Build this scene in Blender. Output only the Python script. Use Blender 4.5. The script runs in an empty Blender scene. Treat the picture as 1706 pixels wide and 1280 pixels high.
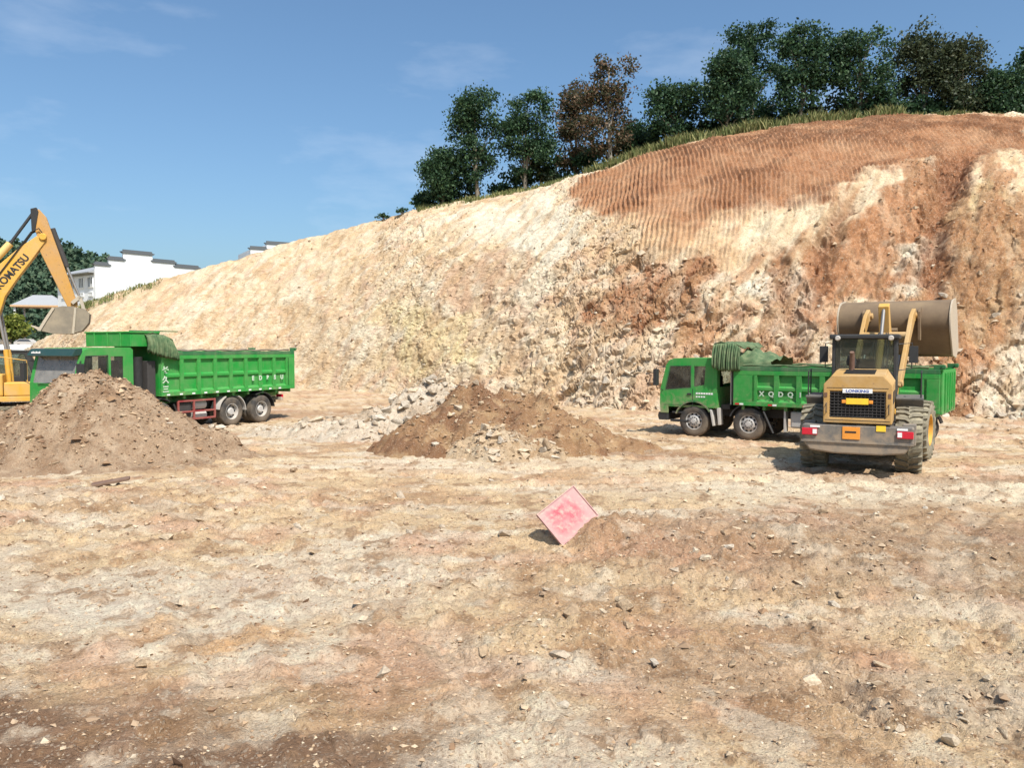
import bpy, bmesh, math, random
import numpy as np
from mathutils import Vector, Matrix
from mathutils.geometry import tessellate_polygon
R = math.radians
SC = bpy.context.scene
COL = SC.collection
random.seed(11)

# ------------------------------------------------------------------ camera, sky, sun, exposure
CAM_H = 3.1
cam = bpy.data.cameras.new('camera'); cam_o = bpy.data.objects.new('camera', cam); COL.objects.link(cam_o)
cam_o.location = (0, 0, CAM_H); cam_o.rotation_euler = (R(90 - 2.65), 0, 0)
cam.sensor_width = 36; cam.sensor_fit = 'HORIZONTAL'; cam.lens = 36 * 1340 / 1706; cam.clip_end = 6000; cam.clip_start = .05
SC.camera = cam_o
SUN_AZ = R(26)      # to the right of straight behind the camera
SUN_EL = R(54)
to_sun = Vector((math.sin(SUN_AZ) * math.cos(SUN_EL), -math.cos(SUN_AZ) * math.cos(SUN_EL), math.sin(SUN_EL)))
W = bpy.data.worlds.new('World'); SC.world = W; W.use_nodes = True
wt = W.node_tree; wt.nodes.clear()
wo = wt.nodes.new('ShaderNodeOutputWorld'); wb = wt.nodes.new('ShaderNodeBackground')
sky = wt.nodes.new('ShaderNodeTexSky'); sky.sky_type = 'NISHITA'; sky.sun_disc = False
sky.sun_elevation = SUN_EL; sky.sun_rotation = math.atan2(to_sun.x, to_sun.y)
sky.altitude = 50; sky.air_density = 1.0; sky.dust_density = 2.6; sky.ozone_density = 6.0
wb.inputs['Strength'].default_value = 0.132
wtc = wt.nodes.new('ShaderNodeTexCoord'); wmp = wt.nodes.new('ShaderNodeMapping')
wmp.inputs['Scale'].default_value = (1.9, 1.9, 6.0); wmp.inputs['Location'].default_value = (2.3, .7, .4)
wn = wt.nodes.new('ShaderNodeTexNoise'); wn.inputs['Scale'].default_value = 1.7; wn.inputs['Detail'].default_value = 7; wn.inputs['Roughness'].default_value = .55
wr = wt.nodes.new('ShaderNodeValToRGB'); wr.color_ramp.elements[0].position = .55; wr.color_ramp.elements[1].position = .85
wr.color_ramp.elements[0].color = (0, 0, 0, 1); wr.color_ramp.elements[1].color = (.32, .32, .32, 1)
wm = wt.nodes.new('ShaderNodeMix'); wm.data_type = 'RGBA'; wm.inputs['B'].default_value = (7.0, 7.3, 7.8, 1)
L = wt.links.new
L(wtc.outputs['Generated'], wmp.inputs['Vector']); L(wmp.outputs['Vector'], wn.inputs['Vector']); L(wn.outputs['Fac'], wr.inputs['Fac'])
L(wr.outputs['Color'], wm.inputs['Factor']); wtint = wt.nodes.new('ShaderNodeMix'); wtint.data_type = 'RGBA'; wtint.blend_type = 'MULTIPLY'; wtint.inputs['Factor'].default_value = 1; wtint.inputs['B'].default_value = (.93, 1.02, .98, 1)
L(sky.outputs['Color'], wtint.inputs['A']); L(wtint.outputs['Result'], wm.inputs['A']); L(wm.outputs['Result'], wb.inputs['Color']); L(wb.outputs['Background'], wo.inputs['Surface'])
sun = bpy.data.lights.new('sun', 'SUN'); sun.energy = 5.0; sun.angle = R(.5); sun.color = (1, .95, .87)
sun_o = bpy.data.objects.new('sun', sun); COL.objects.link(sun_o); sun_o.rotation_euler = to_sun.to_track_quat('Z', 'Y').to_euler(); sun_o.location = (20, -20, 40)
SC.view_settings.view_transform = 'Standard'; SC.view_settings.look = 'None'; SC.view_settings.exposure = .36; SC.view_settings.gamma = 1
SC.view_settings.use_curve_mapping = False

# ------------------------------------------------------------------ materials
def new_mat(name):
    m = bpy.data.materials.new(name); m.use_nodes = True
    nt = m.node_tree; return m, nt, nt.nodes['Principled BSDF']
def N(nt, kind, **kw):
    n = nt.nodes.new(kind)
    for k, v in kw.items():
        if k in n.inputs: n.inputs[k].default_value = v
        else: setattr(n, k, v)
    return n
def ramp(nt, fac, stops):
    r = nt.nodes.new('ShaderNodeValToRGB'); e = r.color_ramp.elements
    while len(e) < len(stops): e.new(.5)
    for i, (p, c) in enumerate(stops):
        e[i].position = p; e[i].color = (c, c, c, 1) if isinstance(c, (int, float)) else (*c, 1)
    nt.links.new(fac, r.inputs['Fac']); return r.outputs['Color']
def mixc(nt, fac, a, b, mode='MIX'):
    m = nt.nodes.new('ShaderNodeMix'); m.data_type = 'RGBA'; m.blend_type = mode
    for k, v in (('Factor', fac), ('A', a), ('B', b)):
        if isinstance(v, (int, float)): m.inputs[k].default_value = v
        elif isinstance(v, tuple): m.inputs[k].default_value = (*v, 1)
        else: nt.links.new(v, m.inputs[k])
    return m.outputs['Result']
def coords(nt, scale=(1, 1, 1), kind='Object'):
    t = nt.nodes.new('ShaderNodeTexCoord'); m = nt.nodes.new('ShaderNodeMapping'); m.inputs['Scale'].default_value = scale
    nt.links.new(t.outputs[kind], m.inputs['Vector']); return m.outputs['Vector']
def noise(nt, v, scale, detail=4, rough=.55):
    n = N(nt, 'ShaderNodeTexNoise', Scale=scale, Detail=detail, Roughness=rough); nt.links.new(v, n.inputs['Vector']); return n.outputs['Fac']
def bump(nt, b, h, strength, dist):
    n = N(nt, 'ShaderNodeBump', Strength=strength, Distance=dist); nt.links.new(h, n.inputs['Height']); nt.links.new(n.outputs['Normal'], b.inputs['Normal'])

def paint(name, col, rough=.4, dust=.35, dustcol=(.42, .32, .22), metal=0, chips=None, scale=1.5, mud=0):
    """painted metal with uneven dust film and grime"""
    m, nt, b = new_mat(name); v = coords(nt)
    n1 = noise(nt, v, scale, 6, .65); n2 = noise(nt, v, scale * 9, 4, .6)
    c = mixc(nt, ramp(nt, n2, [(.3, 0.0), (.75, .35)]), col, tuple(x * .72 for x in col))
    f = ramp(nt, n1, [(.38, 0.0), (.72, dust)])
    c = mixc(nt, f, c, dustcol)
    if mud:      # dried mud thrown up from the wheels
        sp = nt.nodes.new('ShaderNodeSeparateXYZ'); nt.links.new(v, sp.inputs[0]); q = N(nt, 'ShaderNodeMath', operation='MULTIPLY_ADD'); q.inputs[1].default_value = -.30; q.inputs[2].default_value = .38; nt.links.new(sp.outputs[2], q.inputs[0])
        q2 = N(nt, 'ShaderNodeMath', operation='ADD'); nt.links.new(q.outputs[0], q2.inputs[0]); nt.links.new(noise(nt, v, 4, 7, .7), q2.inputs[1]); c = mixc(nt, ramp(nt, q2.outputs[0], [(.46, 0.), (.70, mud)]), c, (.34, .25, .165))
        st = noise(nt, coords(nt, (5, 5, .7)), 2.2, 5, .7); c = mixc(nt, ramp(nt, st, [(.55, 0.), (.75, .35 * mud)]), c, (.30, .25, .16))
    if chips: c = mixc(nt, ramp(nt, noise(nt, v, 14, 5, .7), [(.62, 0.), (.68, .9)]), c, chips)
    nt.links.new(c, b.inputs['Base Color']); b.inputs['Metallic'].default_value = metal
    r = ramp(nt, n1, [(.3, rough), (.75, min(1, rough + .35))]); nt.links.new(r, b.inputs['Roughness'])
    bump(nt, b, n2, .12, .01)
    return m
def plain(name, col, rough=.7, metal=0, emit=None):
    m, nt, b = new_mat(name); v = coords(nt)
    c = mixc(nt, ramp(nt, noise(nt, v, 5, 5), [(.3, 0.), (.75, .45)]), col, tuple(x * .6 + .03 for x in col))
    nt.links.new(c, b.inputs['Base Color']); b.inputs['Roughness'].default_value = rough; b.inputs['Metallic'].default_value = metal
    return m
def glass(name, tint=(.5, .55, .55), op=.35, low=None):
    m, nt, b = new_mat(name); nt.nodes.remove(b)
    t = N(nt, 'ShaderNodeBsdfTransparent', Color=(*tint, 1)); g = N(nt, 'ShaderNodeBsdfGlossy', Roughness=.06, Color=(.8, .82, .85, 1))
    d = N(nt, 'ShaderNodeBsdfDiffuse', Color=(.42, .39, .34, 1))
    fr = N(nt, 'ShaderNodeFresnel', IOR=1.5)
    v = coords(nt); dn = ramp(nt, noise(nt, v, 3, 5), [(.35, op * .3 if low is None else low), (.8, op)])
    m1 = nt.nodes.new('ShaderNodeMixShader'); m2 = nt.nodes.new('ShaderNodeMixShader')
    nt.links.new(dn, m1.inputs[0]); nt.links.new(t.outputs[0], m1.inputs[1]); nt.links.new(d.outputs[0], m1.inputs[2])
    nt.links.new(fr.outputs[0], m2.inputs[0]); nt.links.new(m1.outputs[0], m2.inputs[1]); nt.links.new(g.outputs[0], m2.inputs[2])
    nt.links.new(m2.outputs[0], nt.nodes['Material Output'].inputs['Surface']); return m
def soil(name, fine=1.0, bumpd=.05, grain=1.0):
    """earth: colour of the spot from the mesh, broken up by clods, painted small shadows, pale chips and dark grit"""
    m, nt, b = new_mat(name); v = coords(nt)
    a = nt.nodes.new('ShaderNodeAttribute'); a.attribute_name = 'Col'
    n1 = noise(nt, v, 2.2 * fine, 8, .68); n2 = noise(nt, v, 14 * fine, 6, .7); n3 = noise(nt, v, 45 * fine, 3, .6)
    c = mixc(nt, .55 * grain, a.outputs['Color'], ramp(nt, n1, [(.30, .36), (.5, .52), (.72, .72)]), 'OVERLAY')
    c = mixc(nt, .6 * grain, c, ramp(nt, n2, [(.28, .2), (.45, .5), (.72, .74)]), 'OVERLAY')  # dark spots in the small hollows, shadow specks put into the colour
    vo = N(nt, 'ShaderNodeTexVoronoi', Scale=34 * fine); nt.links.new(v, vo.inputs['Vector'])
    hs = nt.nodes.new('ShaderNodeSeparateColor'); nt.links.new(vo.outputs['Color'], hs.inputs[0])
    c = mixc(nt, ramp(nt, hs.outputs[0], [(.84, 0.), (.95, .38 * grain)]), c, (.58, .49, .38))
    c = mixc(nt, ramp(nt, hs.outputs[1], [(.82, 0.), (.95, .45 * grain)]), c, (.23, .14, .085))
    nt.links.new(c, b.inputs['Base Color']); b.inputs['Roughness'].default_value = .95
    b.inputs['Specular IOR Level'].default_value = .15
    s = N(nt, 'ShaderNodeMath', operation='ADD'); nt.links.new(n2, s.inputs[0])
    s2 = N(nt, 'ShaderNodeMath', operation='MULTIPLY'); s2.inputs[1].default_value = .5; nt.links.new(n3, s2.inputs[0]); nt.links.new(s2.outputs[0], s.inputs[1])
    bump(nt, b, s.outputs[0], 1.0, bumpd); return m
def stone_mat(name, stops):
    m, nt, b = new_mat(name); v = coords(nt)
    o = nt.nodes.new('ShaderNodeObjectInfo'); c = ramp(nt, o.outputs['Random'], stops)
    n1 = noise(nt, v, 3, 6, .65)
    c = mixc(nt, .8, c, ramp(nt, n1, [(.3, .3), (.7, .68)]), 'OVERLAY')
    nt.links.new(c, b.inputs['Base Color']); b.inputs['Roughness'].default_value = .92; b.inputs['Specular IOR Level'].default_value = .2
    bump(nt, b, n1, .6, .05); return m
def island_mat(name, stops, rough=.9, trans=0):
    m, nt, b = new_mat(name); g = nt.nodes.new('ShaderNodeNewGeometry')
    c = ramp(nt, g.outputs['Random Per Island'], stops)
    nt.links.new(c, b.inputs['Base Color']); b.inputs['Roughness'].default_value = rough; b.inputs['Specular IOR Level'].default_value = .25
    if trans:
        t = nt.nodes.new('ShaderNodeBsdfTranslucent'); nt.links.new(c, t.inputs['Color'])
        mx = nt.nodes.new('ShaderNodeMixShader'); mx.inputs[0].default_value = trans
        nt.links.new(b.outputs[0], mx.inputs[1]); nt.links.new(t.outputs[0], mx.inputs[2]); nt.links.new(mx.outputs[0], nt.nodes['Material Output'].inputs['Surface'])
    return m
GRN = (.010, .265, .034)
M = dict(
 green=paint('green_paint', GRN, .5, .34, (.24, .27, .14), mud=.6), green_dk=paint('green_paint_dusty', (.015, .13, .04), .5, .4, (.25, .24, .15), mud=.8),
 yellow=paint('yellow_paint', (.62, .33, .03), .5, .72, (.50, .33, .17), chips=(.25, .14, .07)),
 cream=paint('faded_yellow_paint', (.44, .255, .075), .55, .65, (.46, .34, .20), chips=(.22, .13, .07)),
 grey=paint('grey_paint', (.10, .10, .098), .5, .5, (.30, .25, .19), mud=.7), dark=plain('dark_plastic', (.022, .022, .022), .6), black=plain('black_metal', (.012, .012, .012), .75),
 chassis=plain('chassis_metal', (.04, .035, .032), .8), redframe=paint('red_frame_paint', (.23, .02, .025), .55, .4),
 rubber=paint('tyre_rubber', (.035, .033, .031), .85, .75, (.26, .2, .14)), rubber_d=paint('dusty_tyre_rubber', (.13, .115, .085), .9, .9, (.42, .37, .25), scale=3),
 rim=paint('rim_paint', (.45, .44, .42), .45, .55, (.42, .33, .24)), steel=paint('bare_steel', (.42, .36, .28), .5, .5, (.45, .35, .22), chips=(.2, .11, .06)), chrome=plain('cylinder_rod', (.32, .30, .28), .5, .6),
 bucket=paint('worn_bucket_steel', (.15, .10, .058), .6, .55, (.30, .215, .125), chips=(.16, .1, .06), scale=1.1),
 exbucket=paint('excavator_bucket_steel', (.20, .165, .12), .6, .7, (.36, .29, .2), chips=(.1, .07, .05), scale=2.2),
 stickpaint=paint('stick_paint', (.50, .25, .04), .55, .85, (.40, .25, .13), chips=(.2, .11, .06), scale=1.1),
 white=plain('white_paint', (.8, .8, .78), .5), glass=glass('cab_glass', (.62, .68, .66), .14), glassf=glass('pale_sheen_windscreen', (.9, .92, .9), .7, .42), pinktrim=plain('faded_pink_edge', (.66, .48, .45), .8), tarp=paint('tarpaulin_net', (.055, .11, .045), .85, .6, (.24, .26, .14), scale=5),  # windscreen: pale film painted in place of a bright reflection
 fadew=plain('faded_white_lettering', (.50, .60, .47), .6), red=plain('red_lens', (.55, .01, .03), .25), orange=plain('orange_plate', (.75, .28, .03), .5), plateyel=plain('yellow_plate', (.85, .55, .03), .5), bluetext=plain('blue_lettering', (.05, .1, .35), .6),
 rust=paint('rusty_pipe', (.12, .06, .04), .8, .4), seat=plain('seat_fabric', (.05, .045, .045), .9),
 wall=plain('white_render', (.80, .80, .80), .8), tile=plain('grey_roof_tile', (.10, .11, .12), .8), tile2=plain('pale_roof_tile', (.30, .31, .32), .8), pane=plain('window_pane', (.06, .07, .09), .15), fascia=plain('orange_fascia', (.55, .33, .16), .7),
 bark=plain('bark', (.20, .165, .12), .95), bark2=plain('pale_bark', (.36, .32, .26), .9),
 leaf=island_mat('leaves', [(0, (.018, .042, .024)), (.5, (.036, .080, .038)), (1, (.085, .15, .065))], .5, .35),
 leaf2=island_mat('olive_leaves', [(0, (.028, .042, .024)), (.5, (.05, .068, .034)), (1, (.10, .115, .055))], .5, .35),
 leafr=island_mat('autumn_leaves', [(0, (.035, .05, .025)), (.4, (.07, .07, .036)), (.7, (.15, .10, .058)), (1, (.26, .17, .11))], .6, .35),
 leaff=island_mat('far_leaves', [(0, (.03, .06, .038)), (.6, (.06, .105, .06)), (1, (.11, .15, .09))], .8, .15),
 leafy=island_mat('yellow_leaves', [(0, (.08, .11, .02)), (.6, (.17, .20, .035)), (1, (.28, .28, .06))], .7, .25),
 grass=island_mat('dry_grass', [(0, (.07, .10, .03)), (.5, (.17, .19, .07)), (1, (.36, .33, .15))], .9, .2),
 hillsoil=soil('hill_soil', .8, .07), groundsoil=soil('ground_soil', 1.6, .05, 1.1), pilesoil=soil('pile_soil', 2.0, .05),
 stone=stone_mat('loose_stone', [(0, (.30, .21, .13)), (.35, (.42, .31, .20)), (.7, (.52, .42, .30)), (1, (.34, .27, .20))]),
 stoneg=stone_mat('grey_stone', [(0, (.36, .30, .23)), (.5, (.50, .43, .34)), (1, (.42, .34, .25))]),
 pebble=island_mat('pebbles', [(0, (.24, .16, .10)), (.4, (.38, .27, .175)), (.85, (.48, .37, .25)), (1, (.54, .46, .35))], .95),
 pebbled=island_mat('brown_clods', [(0, (.17, .10, .06)), (.5, (.30, .19, .11)), (1, (.46, .34, .22))], .95),
)

# ------------------------------------------------------------------ object helpers
def tag(o, label=None, cat=None, group=None, kind=None):
    for k, v in (('label', label), ('category', cat), ('group', group), ('kind', kind)):
        if v: o[k] = v
    return o
def empty(name, loc, rz=0, **kw):
    o = bpy.data.objects.new(name, None); COL.objects.link(o); o.location = loc; o.rotation_euler = (0, 0, rz); o.empty_display_size = .2
    return tag(o, **kw)
def link(name, me, mat=None, parent=None):
    o = bpy.data.objects.new(name, me); COL.objects.link(o)
    if mat is not None and not me.materials: me.materials.append(M[mat] if isinstance(mat, str) else mat)
    o.parent = parent; return o
def mesh_np(name, V, F):
    me = bpy.data.meshes.new(name); V = np.asarray(V, np.float32); F = np.asarray(F, np.int32); k = F.shape[1]
    me.vertices.add(len(V)); me.vertices.foreach_set('co', V.ravel())
    me.loops.add(F.size); me.loops.foreach_set('vertex_index', F.ravel())
    me.polygons.add(len(F)); me.polygons.foreach_set('loop_start', np.arange(0, F.size, k, dtype=np.int32))
    me.update(calc_edges=True); me.shade_flat(); return me
def grid_faces(nr, nc, wrap=False):
    i, j = np.meshgrid(np.arange(nr - 1), np.arange(nc if wrap else nc - 1), indexing='ij'); j2 = (j + 1) % nc
    return np.column_stack([(i * nc + j).ravel(), (i * nc + j2).ravel(), ((i + 1) * nc + j2).ravel(), ((i + 1) * nc + j).ravel()])
def set_col(me, C):
    a = me.color_attributes.new('Col', 'FLOAT_COLOR', 'POINT')
    a.data.foreach_set('color', np.column_stack([C, np.ones(len(C))]).astype(np.float32).ravel())
def smooth(me, ang=None):
    me.polygons.foreach_set('use_smooth', np.ones(len(me.polygons), bool))
    if ang: me.set_sharp_from_angle(angle=R(ang))

class MB:
    """collects boxes, prisms, tubes and lathes; build() links them as one mesh"""
    def __init__(s): s.v = []; s.f = []
    def add(s, vs, fs, mt=None):
        o = len(s.v)
        for p in vs:
            p = Vector(p); s.v.append(mt @ p if mt else p)
        s.f += [tuple(o + i for i in f) for f in fs]; return s
    def box(s, x0, x1, y0, y1, z0, z1, mt=None):
        return s.add([(x0, y0, z0), (x1, y0, z0), (x1, y1, z0), (x0, y1, z0), (x0, y0, z1), (x1, y0, z1), (x1, y1, z1), (x0, y1, z1)],
                     [(0, 3, 2, 1), (4, 5, 6, 7), (0, 1, 5, 4), (1, 2, 6, 5), (2, 3, 7, 6), (3, 0, 4, 7)], mt)
    def plate(s, outer, a0, a1, axis='y', holes=(), mt=None):
        """polygon with holes in the plane across `axis`, extruded from a0 to a1"""
        loops = [list(outer)] + [list(h) for h in holes]; flat = [p for l in loops for p in l]; n = len(flat)
        def P(p, a): return {'y': (p[0], a, p[1]), 'x': (a, p[0], p[1]), 'z': (p[0], p[1], a)}[axis]
        tri = tessellate_polygon([[Vector((p[0], p[1], 0)) for p in l] for l in loops])
        vs = [P(p, a0) for p in flat] + [P(p, a1) for p in flat]
        fs = [tuple(t) for t in tri] + [tuple(n + i for i in reversed(t)) for t in tri]; o = 0
        for l in loops:
            m = len(l)
            for i in range(m): fs.append((o + i, o + (i + 1) % m, n + o + (i + 1) % m, n + o + i))
            o += m
        return s.add(vs, fs, mt)
    def cyl(s, p0, p1, r0, r1=None, n=14, caps=True):
        return s.tube([p0, p1], [r0, r0 if r1 is None else r1], n, caps)
    def tube(s, pts, r, n=10, caps=True):
        pts = [Vector(p) for p in pts]; rs = r if isinstance(r, (list, tuple)) else [r] * len(pts); vs = []; fs = []
        up = Vector((0, 0, 1)); u = None
        for i, p in enumerate(pts):
            d = (pts[min(i + 1, len(pts) - 1)] - pts[max(i - 1, 0)]).normalized()
            if u is None: u = d.cross(up) if abs(d.z) < .95 else d.cross(Vector((1, 0, 0)))
            u = (u - d * u.dot(d)).normalized(); w = d.cross(u)
            for k in range(n):
                a = 2 * math.pi * k / n; vs.append(p + (u * math.cos(a) + w * math.sin(a)) * rs[i])
        for i in range(len(pts) - 1):
            for k in range(n): fs.append((i * n + k, i * n + (k + 1) % n, (i + 1) * n + (k + 1) % n, (i + 1) * n + k))
        if caps: fs.append(tuple(range(n - 1, -1, -1))); fs.append(tuple((len(pts) - 1) * n + k for k in range(n)))
        return s.add(vs, fs)
    def lathe(s, prof, c=(0, 0, 0), axis='y', n=32):
        vs = []; fs = []
        for r, a in prof:
            for k in range(n):
                t = 2 * math.pi * k / n; x, z = r * math.cos(t), r * math.sin(t)
                vs.append({'y': (c[0] + x, c[1] + a, c[2] + z), 'z': (c[0] + x, c[1] + z, c[2] + a), 'x': (c[0] + a, c[1] + x, c[2] + z)}[axis])
        for i in range(len(prof) - 1):
            for k in range(n): fs.append((i * n + k, i * n + (k + 1) % n, (i + 1) * n + (k + 1) % n, (i + 1) * n + k))
        return s.add(vs, fs)
    def beam(s, pts, wy0, wy1):
        """closed outline in xz extruded across y"""
        return s.plate(pts, wy0, wy1, 'y')
    def mesh(s, name, sm=None):
        me = bpy.data.meshes.new(name); me.from_pydata([tuple(v) for v in s.v], [], s.f); me.validate()
        bm = bmesh.new(); bm.from_mesh(me); bmesh.ops.recalc_face_normals(bm, faces=bm.faces); bm.to_mesh(me); bm.free()
        if sm: smooth(me, sm)
        return me
    def build(s, name, mat, parent=None, bev=0, sm=None, loc=None):
        o = link(name, s.mesh(name, sm), mat, parent)
        if loc: o.location = loc
        if bev:
            b = o.modifiers.new('Bevel', 'BEVEL'); b.width = bev; b.segments = 2; b.limit_method = 'ANGLE'; b.angle_limit = R(40); b.use_clamp_overlap = True
        return o
def dup(o, parent=None, **kw):
    c = o.copy(); COL.objects.link(c); c.parent = parent
    for ch in list(o.children): dup(ch, c)
    return tag(c, **kw)
def text(name, body, size, mat, parent, mt, depth=.004, squash=1.0, bold=0):
    cu = bpy.data.curves.new(name, 'FONT'); cu.body = body; cu.size = size; cu.extrude = depth; cu.align_x = 'CENTER'; cu.align_y = 'CENTER'; cu.offset = bold
    t = bpy.data.objects.new(name, cu); COL.objects.link(t)
    me = bpy.data.meshes.new_from_object(t.evaluated_get(bpy.context.evaluated_depsgraph_get())); bpy.data.objects.remove(t)
    me.transform(Matrix.Diagonal((squash, 1, 1, 1))); me.materials.clear(); o = link(name, me, mat, parent); o.matrix_local = mt; return o
def frame(origin, xdir, ydir):
    x = Vector(xdir).normalized(); y = Vector(ydir); y = (y - x * y.dot(x)).normalized(); z = x.cross(y)
    return Matrix(((x.x, y.x, z.x, origin[0]), (x.y, y.y, z.y, origin[1]), (x.z, y.z, z.z, origin[2]), (0, 0, 0, 1)))

# ------------------------------------------------------------------ noise for the earth
def _h(ix, iy, iz, s):
    h = (ix.astype(np.int64) * 374761393 + iy.astype(np.int64) * 668265263 + iz.astype(np.int64) * 2147483647 + s * 974634777) & 0xffffffff
    h = ((h ^ (h >> 13)) * 1274126177) & 0xffffffff; h = ((h ^ (h >> 16)) * 2246822519) & 0xffffffff
    return (h ^ (h >> 15)) & 0xffffffff
from concurrent.futures import ThreadPoolExecutor
POOL = ThreadPoolExecutor(4)
def chunked(fn):
    """run a noise function in cache-sized pieces on all cores"""
    def run(p, *a, **k):
        if len(p) < 40000: return fn(p, *a, **k)
        r = list(POOL.map(lambda q: fn(q, *a, **k), [p[i:i + 20000] for i in range(0, len(p), 20000)]))
        return tuple(np.concatenate(c) for c in zip(*r)) if isinstance(r[0], tuple) else np.concatenate(r)
    return run
@chunked
def perlin(p, s=0):
    i = np.floor(p).astype(np.int64); f = p - i; u = f * f * f * (f * (f * 6 - 15) + 10); out = 0
    for dx in (0, 1):
        for dy in (0, 1):
            for dz in (0, 1):
                h = _h(i[:, 0] + dx, i[:, 1] + dy, i[:, 2] + dz, s)
                g = ((h & 1023) / 511.5 - 1) * (f[:, 0] - dx) + (((h >> 10) & 1023) / 511.5 - 1) * (f[:, 1] - dy) + (((h >> 20) & 1023) / 511.5 - 1) * (f[:, 2] - dz)
                out = out + g * np.abs(1 - dx - u[:, 0]) * np.abs(1 - dy - u[:, 1]) * np.abs(1 - dz - u[:, 2])
    return out * 1.2
def fbm(p, o=4, s=0, gain=.5, ridge=False):
    a = 1; t = 0
    for k in range(o):
        n = perlin(p * (2.03 ** k) + 17.3 * k, s + k); t = t + a * ((.35 - np.abs(n)) * 1.6 if ridge else n); a *= gain
    return t
@chunked
def worley(p, s=0, flat=False):
    """nearest cell: distance gap to the second, random triple of the cell, offset from its centre"""
    i = np.floor(p).astype(np.int64); d1 = np.full(len(p), 9.); d2 = d1.copy(); off = np.zeros_like(p); rnd = np.zeros_like(p)
    for dx in (-1, 0, 1):
        for dy in (-1, 0, 1):
            for dz in ((0,) if flat else (-1, 0, 1)):
                h = _h(i[:, 0] + dx, i[:, 1] + dy, i[:, 2] + dz, s)
                c = np.column_stack([(h & 1023) / 1023, ((h >> 10) & 1023) / 1023, ((h >> 20) & 1023) / 1023])
                if flat: c[:, 2] = 0
                o = p - (i + (dx, dy, dz) + c); d = np.sqrt((o * o).sum(1)); m = d < d1
                d2 = np.where(m, d1, np.minimum(d2, d)); d1 = np.where(m, d, d1); off[m] = o[m]; rnd[m] = c[m]
    return d2 - d1, (rnd * 7.31) % 1, off
def sst(a, b, x):
    t = np.clip((x - a) / (b - a), 0, 1); return t * t * (3 - 2 * t)
def lerp(C, c, w): return C + (np.asarray(c) - C) * np.clip(w, 0, 1)[:, None]

# ------------------------------------------------------------------ ground
def ell(x, y, cx, cy, rx, ry, soft=.5, rot=0):
    c, s = math.cos(rot), math.sin(rot); dx, dy = x - cx, y - cy
    return 1 - sst(1 - soft, 1 + soft, np.sqrt(((c * dx + s * dy) / rx) ** 2 + ((-s * dx + c * dy) / ry) ** 2))
RUTS = ((6., -20., 38.2, .075), (6., -20., 40.4, .075), (-14., 2., 12.6, .05), (-14., 2., 14.7, .05), (20., 4., 13.5, .045), (20., 4., 15.6, .045), (-2, 60, 38.5, .07), (-2, 60, 36.4, .07), (14, 34, 17, .06), (14, 34, 14.9, .06))
def ground_rough(x, y):
    r = .42 + .25 * perlin(np.column_stack([x, y, 0 * x]) / 2.3, 15)
    r = r + .8 * ell(x, y, -7.5, 15.3, 5.2, 2.3) + .8 * ell(x, y, 2.7, 12.2, 2.4, 2.6) + .7 * ell(x, y, .6, 8.4, .9, .8) + .9 * ell(x, y, 2.95, 7.1, .4, .8) + .55 * ell(x, y, 4.4, 6.6, .8, .8) \
        + .35 * ell(x, y, 5.5, 11.5, 3.2, 2.8) + .4 * ell(x, y, -1.5, 11.5, 4, 2.2) + .3 * ell(x, y, 6, 33, 20, 5)
    return np.clip(r, 0, 1.3)
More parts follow.
